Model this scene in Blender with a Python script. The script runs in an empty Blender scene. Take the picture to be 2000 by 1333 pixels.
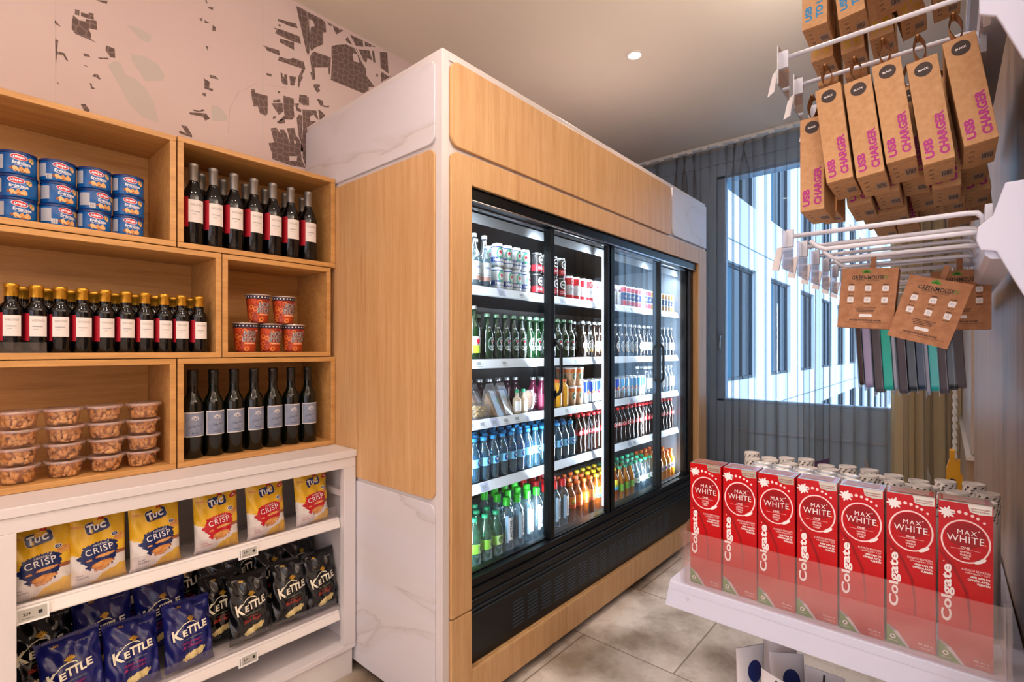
import bpy, math, random
from mathutils import Vector, Matrix
random.seed(7)
SC = bpy.context.scene
COL = SC.collection
PI = math.pi

# ---------------------------------------------------------------- camera, world, lights, exposure
HCAM = 1.28
FPX = 977.0
cam_d = bpy.data.cameras.new('camera')
cam_d.sensor_width = 36.0
cam_d.lens = 36.0 * FPX / 2000.0
cam_d.shift_y = 16.5 / 2000.0
cam_d.clip_start = 0.02
cam_d.clip_end = 300
cam = bpy.data.objects.new('camera', cam_d)
COL.objects.link(cam)
cam.location = (0, 0, HCAM)
cam.rotation_euler = (PI / 2, 0, math.atan2(0.6561, 0.7547) - PI / 2)
SC.camera = cam

SC.view_settings.view_transform = 'Standard'
SC.view_settings.look = 'None'
SC.view_settings.gamma = 1.0
SC.view_settings.use_curve_mapping = False
SC.view_settings.exposure = -0.12
SC.cycles.max_bounces = 7
SC.cycles.diffuse_bounces = 4
SC.cycles.glossy_bounces = 4
SC.cycles.transmission_bounces = 4
SC.cycles.transparent_max_bounces = 40
SC.cycles.caustics_reflective = False
SC.cycles.caustics_refractive = False
SC.cycles.sample_clamp_indirect = 4.0

world = bpy.data.worlds.new('world')
SC.world = world
world.use_nodes = True
wn = world.node_tree
bg = wn.nodes['Background']
bg.inputs['Color'].default_value = (0.66, 0.82, 1.0, 1)
bg.inputs['Strength'].default_value = 3.0

def light(name, kind, loc, power, color, rot=(0, 0, 0), **kw):
    d = bpy.data.lights.new(name, kind)
    d.energy = power
    d.color = color
    for k, v in kw.items():
        setattr(d, k, v)
    o = bpy.data.objects.new(name, d)
    o.location = loc
    o.rotation_euler = rot
    COL.objects.link(o)
    return o

WARM = (1.0, 0.84, 0.74)
sun = light('sun', 'SUN', (8, -6, 12), 5.0, (1.0, 0.97, 0.93), angle=0.02)
sun.rotation_euler = Vector((0.30, 0.75, -0.55)).to_track_quat('-Z', 'Y').to_euler()
CEIL = 2.83
DOWN = [(2.41, 1.24), (2.41, -0.55), (0.75, 0.95), (0.2, -2.0), (-0.9, 1.0), (-0.9, -0.9), (-0.1, 1.1)]
for (lx, ly) in DOWN:
    light('downlight_beam', 'SPOT', (lx, ly, CEIL - 0.03), 36, WARM, spot_size=math.radians(125), spot_blend=0.9, shadow_soft_size=0.045)
# unseen area lights added close under the ceiling for ambient fill
light('overhead_fill', 'AREA', (-1.3, 0.3, CEIL - 0.05), 8, (1.0, 0.90, 0.84), shape='RECTANGLE', size=1.2, size_y=1.2)
light('overhead_fill', 'AREA', (0.9, -1.6, CEIL - 0.05), 8, (1.0, 0.92, 0.87), shape='RECTANGLE', size=1.2, size_y=1.2)
# large soft area light added behind the viewer as cool, daylight-like fill
o_ = light('rear_fill', 'AREA', (-3.0, -0.9, 1.35), 44, (0.68, 0.79, 1.0), shape='RECTANGLE', size=2.3, size_y=3.6)
o_.rotation_euler = (0, -PI / 2, 0)
# up-facing area lights added out of view to brighten the ceiling
o_ = light('ceiling_fill', 'AREA', (-0.5, -1.4, 1.75), 88, (1.0, 0.91, 0.85), shape='RECTANGLE', size=2.0, size_y=2.0)
o_.rotation_euler = (PI, 0, 0)
o_ = light('ceiling_fill', 'AREA', (1.9, -1.1, 1.95), 170, (1.0, 0.90, 0.82), shape='RECTANGLE', size=1.8, size_y=0.8)
o_.rotation_euler = (PI, 0, 0)

# ---------------------------------------------------------------- photograph ray on a real plane
FX, FY, RX, RY = .7547, .6561, .6561, -.7547
def ray(px, py):
    r = (px - 1000) / FPX
    return FX + r * RX, FY + r * RY, (683 - py) / FPX
def onY(px, py, Y):
    d = ray(px, py); t = Y / d[1]
    return d[0] * t, HCAM + d[2] * t
def onX(px, py, X):
    d = ray(px, py); t = X / d[0]
    return d[1] * t, HCAM + d[2] * t

# ---------------------------------------------------------------- materials
def lin(c):
    return c / 12.92 if c <= 0.04045 else ((c + 0.055) / 1.055) ** 2.4
def hexc(h):
    h = h.lstrip('#')
    return tuple(lin(int(h[i:i + 2], 16) / 255) for i in (0, 2, 4)) + (1,)
MATS = {}
def P(name, col, rough=0.5, metal=0.0, coat=0.0, spec=0.5, emit=None, est=0.0, sss=0.0):
    if name in MATS:
        return MATS[name]
    m = bpy.data.materials.new(name)
    m.use_nodes = True
    b = m.node_tree.nodes['Principled BSDF']
    c = hexc(col) if isinstance(col, str) else tuple(col) + (1,)
    b.inputs['Base Color'].default_value = c
    b.inputs['Roughness'].default_value = rough
    b.inputs['Metallic'].default_value = metal
    b.inputs['Coat Weight'].default_value = coat
    b.inputs['Specular IOR Level'].default_value = spec
    if emit:
        b.inputs['Emission Color'].default_value = hexc(emit)
        b.inputs['Emission Strength'].default_value = est
    m.diffuse_color = c
    # faint real-world variation of the roughness
    MATS[name] = m
    return m

def clear(name, tint, refl=0.12, rough=0.03, dens=0.0, dcol='#ffffff', edge=0.35):
    """thin clear plastic or glass: see-through, brighter reflections at its edge; dens = share of a dull body"""
    m = bpy.data.materials.new(name); m.use_nodes = True
    nt = m.node_tree; nt.nodes.clear()
    out = nt.nodes.new('ShaderNodeOutputMaterial')
    tr = nt.nodes.new('ShaderNodeBsdfTransparent'); tr.inputs[0].default_value = hexc(tint)
    gl = nt.nodes.new('ShaderNodeBsdfGlossy'); gl.inputs['Roughness'].default_value = rough
    gl.inputs['Color'].default_value = (1, 1, 1, 1)
    lw = nt.nodes.new('ShaderNodeLayerWeight'); lw.inputs[0].default_value = edge
    mp = nt.nodes.new('ShaderNodeMapRange')
    mp.inputs['To Min'].default_value = refl * 0.35; mp.inputs['To Max'].default_value = min(1, refl * 3)
    nt.links.new(lw.outputs['Facing'], mp.inputs['Value'])
    mx = nt.nodes.new('ShaderNodeMixShader')
    nt.links.new(mp.outputs[0], mx.inputs[0])
    base = tr
    if dens > 0:
        df = nt.nodes.new('ShaderNodeBsdfDiffuse'); df.inputs[0].default_value = hexc(dcol)
        m2 = nt.nodes.new('ShaderNodeMixShader'); m2.inputs[0].default_value = dens
        nt.links.new(tr.outputs[0], m2.inputs[1]); nt.links.new(df.outputs[0], m2.inputs[2])
        base = m2
    nt.links.new(base.outputs[0], mx.inputs[1]); nt.links.new(gl.outputs[0], mx.inputs[2])
    nt.links.new(mx.outputs[0], out.inputs[0])
    MATS[name] = m
    return m

def wood(name, c1, c2, scale, rough=0.42, mscale=1.0, coat=0.0):
    m = bpy.data.materials.new(name); m.use_nodes = True
    nt = m.node_tree; b = nt.nodes['Principled BSDF']
    b.inputs['Roughness'].default_value = rough
    b.inputs['Coat Weight'].default_value = coat
    tc = nt.nodes.new('ShaderNodeTexCoord')
    mp = nt.nodes.new('ShaderNodeMapping'); mp.inputs['Scale'].default_value = scale
    nt.links.new(tc.outputs['Object'], mp.inputs['Vector'])
    n1 = nt.nodes.new('ShaderNodeTexNoise'); n1.inputs['Scale'].default_value = 3.0 * mscale
    n1.inputs['Detail'].default_value = 6; n1.inputs['Roughness'].default_value = 0.65; n1.inputs['Distortion'].default_value = 0.35
    n2 = nt.nodes.new('ShaderNodeTexNoise'); n2.inputs['Scale'].default_value = 22.0 * mscale
    n2.inputs['Detail'].default_value = 4
    nt.links.new(mp.outputs[0], n1.inputs['Vector']); nt.links.new(mp.outputs[0], n2.inputs['Vector'])
    mth = nt.nodes.new('ShaderNodeMath'); mth.operation = 'MULTIPLY_ADD'; mth.inputs[1].default_value = 0.35
    nt.links.new(n2.outputs[0], mth.inputs[0]); nt.links.new(n1.outputs[0], mth.inputs[2])
    cr = nt.nodes.new('ShaderNodeValToRGB')
    cr.color_ramp.elements[0].position = 0.42; cr.color_ramp.elements[0].color = hexc(c1)
    cr.color_ramp.elements[1].position = 0.86; cr.color_ramp.elements[1].color = hexc(c2)
    nt.links.new(mth.outputs[0], cr.inputs[0])
    nt.links.new(cr.outputs[0], b.inputs['Base Color'])
    bp = nt.nodes.new('ShaderNodeBump'); bp.inputs['Strength'].default_value = 0.05; bp.inputs['Distance'].default_value = 0.002
    nt.links.new(mth.outputs[0], bp.inputs['Height']); nt.links.new(bp.outputs[0], b.inputs['Normal'])
    MATS[name] = m
    return m

OAK1, OAK2 = '#c2905c', '#dab07e'
oak_v = wood('oak_upright_grain', OAK1, OAK2, (14, 14, 0.7))
oak_h = wood('oak_level_grain', OAK1, OAK2, (0.7, 14, 14))
oak_box = wood('oak_shelf_grain', '#ad7a42', '#cf9b5c', (0.8, 12, 16))
greywood = wood('grey_brown_laminate', '#8f765f', '#b39a84', (10, 10, 0.5), rough=0.45, coat=0.0)
palewood = wood('pale_laminate', '#a99a92', '#cdc3bf', (10, 10, 0.5), rough=0.3, coat=0.2)
tanwood = wood('tan_laminate', '#93775a', '#ad9377', (10, 10, 0.5), rough=0.4)

def marble():
    m = bpy.data.materials.new('white_marble'); m.use_nodes = True
    nt = m.node_tree; b = nt.nodes['Principled BSDF']; b.inputs['Roughness'].default_value = 0.38
    tc = nt.nodes.new('ShaderNodeTexCoord')
    mp = nt.nodes.new('ShaderNodeMapping'); mp.inputs['Rotation'].default_value = (math.radians(-38), 0.2, 0.3)
    mp.inputs['Scale'].default_value = (1, 0.55, 2.6)
    nt.links.new(tc.outputs['Object'], mp.inputs['Vector'])
    n = nt.nodes.new('ShaderNodeTexNoise'); n.inputs['Scale'].default_value = 1.25; n.inputs['Detail'].default_value = 7
    n.inputs['Distortion'].default_value = 0.8
    nt.links.new(mp.outputs[0], n.inputs['Vector'])
    cr = nt.nodes.new('ShaderNodeValToRGB'); e = cr.color_ramp.elements
    e[0].position = 0.0; e[0].color = hexc('#dcd8e0'); e[1].position = 1.0; e[1].color = hexc('#d9d5dd')
    for p, c in ((0.46, '#dad6de'), (0.490, '#d3cdd0'), (0.50, '#c9c2c4'), (0.508, '#dad4d7'), (0.62, '#dcd8e0')):
        x = e.new(p); x.color = hexc(c)
    nt.links.new(n.outputs[0], cr.inputs[0]); nt.links.new(cr.outputs[0], b.inputs['Base Color'])
    MATS['marble'] = m
    return m
marble_m = marble()

def noisy(name, c1, c2, scale, rough=0.5, detail=6, lo=0.35, hi=0.65, stretch=(1, 1, 1), bump=0.0):
    m = bpy.data.materials.new(name); m.use_nodes = True
    nt = m.node_tree; b = nt.nodes['Principled BSDF']; b.inputs['Roughness'].default_value = rough
    tc = nt.nodes.new('ShaderNodeTexCoord'); mp = nt.nodes.new('ShaderNodeMapping'); mp.inputs['Scale'].default_value = stretch
    nt.links.new(tc.outputs['Object'], mp.inputs['Vector'])
    n = nt.nodes.new('ShaderNodeTexNoise'); n.inputs['Scale'].default_value = scale; n.inputs['Detail'].default_value = detail
    nt.links.new(mp.outputs[0], n.inputs['Vector'])
    cr = nt.nodes.new('ShaderNodeValToRGB')
    cr.color_ramp.elements[0].position = lo; cr.color_ramp.elements[0].color = hexc(c1)
    cr.color_ramp.elements[1].position = hi; cr.color_ramp.elements[1].color = hexc(c2)
    nt.links.new(n.outputs[0], cr.inputs[0]); nt.links.new(cr.outputs[0], b.inputs['Base Color'])
    if bump:
        bp = nt.nodes.new('ShaderNodeBump'); bp.inputs['Strength'].default_value = bump; bp.inputs['Distance'].default_value = 0.003
        nt.links.new(n.outputs[0], bp.inputs['Height']); nt.links.new(bp.outputs[0], b.inputs['Normal'])
    MATS[name] = m
    return m

def floor_mat():
    m = noisy('stone_tile', '#9a8977', '#efe4d8', 2.2, rough=0.4, detail=12, lo=0.36, hi=0.56)
    nt = m.node_tree; b = nt.nodes['Principled BSDF']
    tc = nt.nodes.new('ShaderNodeTexCoord'); mp = nt.nodes.new('ShaderNodeMapping')
    mp.inputs['Rotation'].default_value = (0, 0, -PI / 2)
    mp.inputs['Location'].default_value = (0.846, 1.905, 0)
    nt.links.new(tc.outputs['Object'], mp.inputs['Vector'])
    br = nt.nodes.new('ShaderNodeTexBrick')
    br.inputs['Scale'].default_value = 1.0; br.inputs['Brick Width'].default_value = 0.83; br.inputs['Row Height'].default_value = 0.545
    br.inputs['Mortar Size'].default_value = 0.0035; br.inputs['Mortar Smooth'].default_value = 0.1
    br.inputs['Color1'].default_value = (0.84, 0.83, 0.82, 1); br.inputs['Color2'].default_value = (1.0, 1.0, 1.0, 1)
    br.inputs['Mortar'].default_value = (0.42, 0.38, 0.34, 1)
    nt.links.new(mp.outputs[0], br.inputs['Vector'])
    src = b.inputs['Base Color'].links[0].from_socket
    n2 = nt.nodes.new('ShaderNodeTexNoise'); n2.inputs['Scale'].default_value = 11; n2.inputs['Detail'].default_value = 10; n2.inputs['Roughness'].default_value = .7
    nt.links.new(tc.outputs['Object'], n2.inputs['Vector'])
    c2 = nt.nodes.new('ShaderNodeValToRGB'); c2.color_ramp.elements[0].position = .36; c2.color_ramp.elements[0].color = (.62, .58, .54, 1); c2.color_ramp.elements[1].position = .52; c2.color_ramp.elements[1].color = (1, 1, 1, 1)
    nt.links.new(n2.outputs[0], c2.inputs[0])
    mm = nt.nodes.new('ShaderNodeMix'); mm.data_type = 'RGBA'; mm.blend_type = 'MULTIPLY'; mm.inputs[0].default_value = .6
    nt.links.new(src, mm.inputs[6]); nt.links.new(c2.outputs[0], mm.inputs[7]); src = mm.outputs[2]
    mx = nt.nodes.new('ShaderNodeMix'); mx.data_type = 'RGBA'; mx.blend_type = 'MULTIPLY'; mx.inputs[0].default_value = 1.0
    nt.links.new(src, mx.inputs[6]); nt.links.new(br.outputs['Color'], mx.inputs[7])
    nt.links.new(mx.outputs[2], b.inputs['Base Color'])
    return m
floor_m = floor_mat()

def city_mat():
    m = bpy.data.materials.new('map_city_block'); m.use_nodes = True
    nt = m.node_tree; b = nt.nodes['Principled BSDF']; b.inputs['Roughness'].default_value = 0.75
    tc = nt.nodes.new('ShaderNodeTexCoord')
    v = nt.nodes.new('ShaderNodeTexVoronoi'); v.feature = 'DISTANCE_TO_EDGE'; v.distance = 'EUCLIDEAN' if hasattr(v, 'distance') else v.distance
    v.inputs['Scale'].default_value = 38; v.inputs['Randomness'].default_value = 0.55
    nt.links.new(tc.outputs['Object'], v.inputs['Vector'])
    cr = nt.nodes.new('ShaderNodeValToRGB')
    cr.color_ramp.elements[0].position = 0.03; cr.color_ramp.elements[0].color = hexc('#8d7873')
    cr.color_ramp.elements[1].position = 0.11; cr.color_ramp.elements[1].color = hexc('#6e5953')
    nt.links.new(v.outputs['Distance'], cr.inputs[0]); nt.links.new(cr.outputs[0], b.inputs['Base Color'])
    return m
city_m = city_mat()
paper_m = noisy('wallpaper_pale', '#dcc5c0', '#e2cdc8', 1.5, rough=0.75)
lake_m = P('map_grey_green', '#cfc3bb', 0.75)
ceil_m = P('ceiling_paint', '#efe2d1', 0.9)
white_m = P('white_lacquer', '#dcd5d6', 0.35)
whitemetal = P('white_powder_coat', '#c6cbe2', 0.35)
black_m = P('black_lacquer', '#08080a', 0.3, spec=.3)
blackm2 = P('black_satin', '#0b0b0d', 0.4, spec=.3)
darkliner = noisy('dark_fridge_liner', '#1c1512', '#2c211c', 6, rough=0.35, stretch=(8, 8, 0.4))
chrome = P('chrome', '#c9ccd0', 0.18, metal=1.0)
glass_door = clear('door_glass', '#f2f8fa', refl=0.07, rough=0.0, edge=0.22)
acrylic = clear('clear_acrylic', '#fcfafb', refl=0.07, rough=0.04, dens=0.01, dcol='#ffffff')
acrylic_haze = clear('hazy_acrylic', '#fcf8f8', refl=0.06, rough=0.06, dens=0.035, dcol='#ffffff')

# ---------------------------------------------------------------- text outlines
_G = {}
def glyphs(s, bold=0.0, shear=0.0, space=1.0):
    k = (s, bold, shear, space)
    if k in _G:
        return _G[k]
    cu = bpy.data.curves.new('t', 'FONT')
    cu.body = s; cu.size = 1; cu.offset = bold; cu.shear = shear; cu.space_character = space
    cu.resolution_u = 3
    ob = bpy.data.objects.new('t', cu)
    me = ob.to_mesh()
    vs = [(v.co.x, v.co.y) for v in me.vertices]
    fs = [tuple(p.vertices) for p in me.polygons]
    ob.to_mesh_clear()
    bpy.data.objects.remove(ob); bpy.data.curves.remove(cu)
    x0 = min(v[0] for v in vs); x1 = max(v[0] for v in vs); y0 = min(v[1] for v in vs); y1 = max(v[1] for v in vs)
    vs = [((x - x0) / (x1 - x0) - .5, (y - y0) / (y1 - y0) - .5) for x, y in vs]
    _G[k] = (vs, fs, (x1 - x0) / (y1 - y0))
    return _G[k]

# ---------------------------------------------------------------- mesh builder
class MB:
    def __init__(self):
        self.v = []; self.f = []; self.m = []; self.s = []; self.mats = []
    def mi(self, mat):
        if mat not in self.mats:
            self.mats.append(mat)
        return self.mats.index(mat)
    def add(self, vs, fs, mat, smooth=False):
        o = len(self.v); self.v += [tuple(p) for p in vs]; k = self.mi(mat)
        for f in fs:
            self.f.append(tuple(i + o for i in f)); self.m.append(k); self.s.append(smooth)
        return self
    def box(self, x0, x1, y0, y1, z0, z1, mat):
        vs = [(x0, y0, z0), (x1, y0, z0), (x1, y1, z0), (x0, y1, z0), (x0, y0, z1), (x1, y0, z1), (x1, y1, z1), (x0, y1, z1)]
        fs = [(3, 2, 1, 0), (4, 5, 6, 7), (0, 1, 5, 4), (1, 2, 6, 5), (2, 3, 7, 6), (3, 0, 4, 7)]
        return self.add(vs, fs, mat)
    def prism(self, poly, axis, a, b, mat):
        """poly in the two other axes (ordered as they come), extruded along axis from a to b"""
        def pt(p, t):
            return {'x': (t, p[0], p[1]), 'y': (p[0], t, p[1]), 'z': (p[0], p[1], t)}[axis]
        n = len(poly)
        vs = [pt(p, a) for p in poly] + [pt(p, b) for p in poly]
        fs = [tuple(range(n)), tuple(range(2 * n - 1, n - 1, -1))] + [(i, i + n, (i + 1) % n + n, (i + 1) % n) for i in range(n)]
        return self.add(vs, fs, mat)
    def lathe(self, prof, mat, seg=24, c=(0, 0), smooth=True, caps=True, sq=1.0):
        vs = []; fs = []
        for r, z in prof:
            for i in range(seg):
                a = 2 * PI * i / seg
                vs.append((c[0] + r * math.cos(a), c[1] + r * sq * math.sin(a), z))
        n = len(prof)
        for j in range(n - 1):
            for i in range(seg):
                i2 = (i + 1) % seg
                fs.append((j * seg + i, j * seg + i2, (j + 1) * seg + i2, (j + 1) * seg + i))
        self.add(vs, fs, mat, smooth)
        if caps:
            o = len(self.v) - len(vs)
            k = self.mi(mat)
            for idx, rev in ((0, True), (n - 1, False)):
                if prof[idx][0] > 1e-5:
                    f = [o + idx * seg + i for i in range(seg)]
                    self.f.append(tuple(f[::-1] if rev else f)); self.m.append(k); self.s.append(False)
        return self
    def tube(self, pts, r, mat, seg=8, closed=False):
        pts = [Vector(p) for p in pts]
        n = len(pts); vs = []; fs = []
        up = None
        for i, p in enumerate(pts):
            if closed:
                d = (pts[(i + 1) % n] - pts[i - 1]).normalized()
            else:
                d = (pts[min(i + 1, n - 1)] - pts[max(i - 1, 0)]).normalized()
            if up is None:
                up = d.orthogonal().normalized()
            up = (up - d * up.dot(d))
            up = up.normalized() if up.length > 1e-6 else d.orthogonal().normalized()
            w = d.cross(up)
            for k in range(seg):
                a = 2 * PI * k / seg
                vs.append(p + up * (r * math.cos(a)) + w * (r * math.sin(a)))
        m = n if closed else n - 1
        for i in range(m):
            for k in range(seg):
                a = i * seg + k; b = i * seg + (k + 1) % seg; j = ((i + 1) % n) * seg
                fs.append((a, b, j + (k + 1) % seg, j + k))
        if not closed:
            fs.append(tuple(range(seg))[::-1]); fs.append(tuple((n - 1) * seg + k for k in range(seg)))
        return self.add(vs, fs, mat, True)
    # flat print placed through a map (u, v, lift) -> point
    def shape(self, pts, mat, mp, k=1):
        return self.add([mp(u, v, k) for u, v in pts], [tuple(range(len(pts)))], mat)
    def rect(self, u0, u1, v0, v1, mat, mp, k=1, n=1):
        vs = []; fs = []
        for i in range(n + 1):
            u = u0 + (u1 - u0) * i / n
            vs += [mp(u, v0, k), mp(u, v1, k)]
        for i in range(n):
            fs.append((2 * i, 2 * i + 2, 2 * i + 3, 2 * i + 1))
        return self.add(vs, fs, mat, n > 1)
    def oval(self, cu, cv, ru, rv, mat, mp, k=1, n=18, rot=0.0, ring=0.0):
        c, s = math.cos(rot), math.sin(rot)
        def q(t, e):
            a, b = ru * e * math.cos(t), rv * e * math.sin(t)
            return (cu + a * c - b * s, cv + a * s + b * c)
        pts = [q(2 * PI * i / n, 1) for i in range(n)]
        if ring:
            p2 = [q(2 * PI * i / n, 1 - ring) for i in range(n)]
            vs = [mp(u, v, k) for u, v in pts + p2]
            return self.add(vs, [(i, (i + 1) % n, n + (i + 1) % n, n + i) for i in range(n)], mat)
        vs = [mp(cu, cv, k)] + [mp(u, v, k) for u, v in pts]
        return self.add(vs, [(0, i + 1, (i + 1) % n + 1) for i in range(n)], mat)
    def text(self, s, cu, cv, w, h, mat, mp, k=2, rot=0.0, bold=0.015, shear=0.0, space=1.0):
        vs, fs, asp = glyphs(s, bold, shear, space)
        if w is None:
            w = h * asp
        if h is None:
            h = w / asp
        c, sn = math.cos(rot), math.sin(rot)
        out = []
        for x, y in vs:
            a, b = x * w, y * h
            out.append(mp(cu + a * c - b * sn, cv + a * sn + b * c, k))
        return self.add(out, fs, mat)
    def build(self, name, parent=None, loc=None, bevel=0.0, rot=None, seg=2):
        me = bpy.data.meshes.new(name)
        me.from_pydata(self.v, [], self.f)
        for m in self.mats:
            me.materials.append(m)
        me.polygons.foreach_set('material_index', self.m)
        me.polygons.foreach_set('use_smooth', self.s)
        me.update()
        o = bpy.data.objects.new(name, me)
        COL.objects.link(o)
        if parent:
            o.parent = parent
        if loc:
            o.location = loc
        if rot:
            o.rotation_euler = rot
        if bevel:
            b = o.modifiers.new('bevel', 'BEVEL'); b.width = bevel; b.segments = seg; b.limit_method = 'ANGLE'; b.angle_limit = math.radians(40)
        return o

def flat(y0=0.0, e=0.0002):
    """print on a face that looks to -Y: u to the right, v up"""
    return lambda u, v, k: (u, y0 - e * k, v)
def wrap(rad, e=0.0002, sq=1.0):
    """print around an upright cylinder; rad may depend on height"""
    def f(u, v, k):
        r = rad(v) if callable(rad) else rad
        a = u / r
        return ((r + e * k) * math.sin(a), -(r + e * k) * math.cos(a) * sq, v)
    return f
def thing(name, label, cat, loc=(0, 0, 0), rot=(0, 0, 0), group=None):
    o = bpy.data.objects.new(name, None); COL.objects.link(o)
    o.empty_display_size = 0.02
    o.location = loc; o.rotation_euler = rot
    o['label'] = label; o['category'] = cat
    if group:
        o['group'] = group
    return o
def tag(o, label, cat, group=None):
    o['label'] = label; o['category'] = cat
    if group:
        o['group'] = group
    return o
def struct(o):
    o['kind'] = 'structure'
    return o
def dup(root, loc, rot=None, label=None, group=None):
    def cp(o, par):
        c = o.copy(); COL.objects.link(c)
        if par:
            c.parent = par
        for ch in o.children:
            cp(ch, c)
        return c
    r = cp(root, None)
    r.location = loc
    if rot is not None:
        r.rotation_euler = rot
    if label:
        r['label'] = label
    if group:
        r['group'] = group
    return r
NTH = ['first', 'second', 'third', 'fourth', 'fifth', 'sixth', 'seventh', 'eighth', 'ninth', 'tenth', 'eleventh', 'twelfth', 'thirteenth',
       'fourteenth', 'fifteenth', 'sixteenth', 'seventeenth', 'eighteenth', 'nineteenth', 'twentieth', 'twenty-first', 'twenty-second',
       'twenty-third', 'twenty-fourth', 'twenty-fifth', 'twenty-sixth', 'twenty-seventh', 'twenty-eighth', 'twenty-ninth', 'thirtieth',
       'thirty-first', 'thirty-second', 'thirty-third', 'thirty-fourth', 'thirty-fifth', 'thirty-sixth']
class Proto:
    """first placement uses the prototype itself, later ones copy it"""
    def __init__(self, maker):
        self.maker = maker; self.root = None
    def put(self, loc, rot, label, group, cat=None):
        if self.root is None:
            self.root = self.maker()
            r = self.root
            r.location = loc; r.rotation_euler = rot; r['label'] = label
            if group:
                r['group'] = group
            return r
        return dup(self.root, loc, rot, label, group)
def rrect(x0, x1, z0, z1, r, corners=(1, 1, 1, 1), n=6):
    """rounded rectangle, corners: bottom-left, bottom-right, top-right, top-left"""
    pts = []
    for (cx, cz, a0, c, px, pz) in ((x0 + r, z0 + r, PI, corners[0], x0, z0), (x1 - r, z0 + r, 1.5 * PI, corners[1], x1, z0),
                                    (x1 - r, z1 - r, 0, corners[2], x1, z1), (x0 + r, z1 - r, .5 * PI, corners[3], x0, z1)):
        if c:
            pts += [(cx + r * math.cos(a0 + .5 * PI * i / n), cz + r * math.sin(a0 + .5 * PI * i / n)) for i in range(n + 1)]
        else:
            pts.append((px, pz))
    return pts
# ================================================================ the room
XW = 4.00     # window wall
YW = 2.19     # mural wall
b = MB(); b.box(-3.2, XW + .2, -3.2, YW + .1, -0.1, 0, floor_m); struct(b.build('floor'))
b = MB(); b.box(-3.2, XW + .2, -3.2, YW + .1, CEIL, CEIL + .1, ceil_m); struct(b.build('ceiling'))
b = MB(); b.box(-3.2, -3.1, -3.2, YW, 0, CEIL, P('shop_wall', '#d8c8bb', .8)); struct(b.build('wall_back'))
b = MB(); b.box(-3.2, XW, -3.2, -3.1, 0, CEIL, P('shop_wall2', '#cdbcae', .8)); struct(b.build('wall_right'))

# mural wall: pale paper with a printed town plan
b = MB(); b.box(-3.2, XW + .2, YW, YW + .1, 0, CEIL, paper_m)
def mural(org, sc, polys, mat, k=1):
    for poly in polys:
        pts = [onY(org[0] + x / sc, org[1] + y / sc, YW - .0004 * k) for x, y in poly]
        pts = [(x, min(z, CEIL - .002)) for x, z in pts]
        b.add([(x, YW - .0004 * k, z) for x, z in pts], [tuple(range(len(pts)))], mat)
Z1 = ((480, 0), 5.882)
mural(*Z1, [
    [(580, 68), (640, 95), (705, 135), (720, 300), (735, 520), (730, 610), (715, 635), (695, 590), (660, 430), (620, 260)],
    [(715, 140), (885, 225), (915, 262), (925, 370), (890, 375), (890, 510), (800, 545), (755, 590), (730, 530), (745, 330), (750, 310), (795, 300), (770, 240), (725, 215)],
    [(935, 250), (1000, 285), (980, 300), (955, 290)], [(1000, 290), (1120, 350), (1045, 395), (1015, 350)],
    [(370, 215), (545, 265), (580, 270), (595, 325), (500, 300), (370, 240)], [(378, 275), (405, 290), (395, 308), (375, 298)],
    [(315, 315), (440, 350), (620, 420), (635, 505), (520, 470), (335, 380), (355, 345)],
    [(390, 440), (555, 490), (555, 575), (390, 485)],
    [(190, 518), (385, 580), (390, 640), (245, 580), (225, 545)],
    [(385, 650), (490, 680), (545, 665), (665, 710), (685, 790), (640, 880), (610, 930), (615, 1000), (600, 1000), (600, 890), (650, 790), (370, 695)],
    [(240, 838), (298, 855), (292, 882), (238, 862)],
    [(400, 835), (420, 840), (428, 925), (450, 940), (440, 850), (475, 860), (482, 980), (425, 965), (410, 930)],
    [(500, 870), (580, 885), (570, 930), (560, 980), (515, 985)],
    [(775, 590), (980, 660), (975, 770), (965, 860), (948, 850), (950, 775), (790, 775), (800, 915), (765, 915), (740, 830), (760, 830), (740, 690), (735, 650)],
    [(985, 530), (1050, 515), (1150, 510), (1270, 560), (1300, 620), (1380, 770), (1385, 870), (1480, 1000), (1200, 1000), (975, 910), (985, 760)],
    [(1145, 450), (1175, 420), (1240, 520), (1200, 505), (1160, 480)], [(1195, 395), (1345, 465), (1350, 540), (1265, 525)],
    [(1365, 475), (1445, 515), (1440, 540), (1370, 530)], [(1455, 522), (1495, 540), (1460, 540)],
    [(1295, 565), (1420, 580), (1455, 700), (1400, 665), (1385, 725), (1350, 690)], [(1450, 582), (1475, 585), (1490, 720), (1465, 715)],
    [(1540, 595), (1625, 603), (1640, 845), (1550, 780)], [(1495, 845), (1520, 855), (1520, 885), (1498, 878)],
    [(1565, 825), (1640, 880), (1670, 875), (1560, 940), (1550, 860)], [(780, 970), (855, 975), (850, 1000), (780, 1000)],
], city_m)
mural(*Z1, [
    [(728, 222), (770, 240), (795, 300), (770, 305), (735, 300)], [(1232, 612), (1280, 625), (1305, 720), (1240, 705)],
    [(708, 140), (716, 142), (740, 520), (733, 590), (728, 520), (735, 330)],
    [(1140, 365), (1150, 362), (1385, 780), (1372, 780)], [(978, 660), (990, 660), (980, 910), (968, 905)],
    [(1055, 72), (1080, 330), (1096, 330), (1096, 340), (1070, 340)],
], paper_m, 2)
Z2 = ((480, 150), 7.404)
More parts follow.
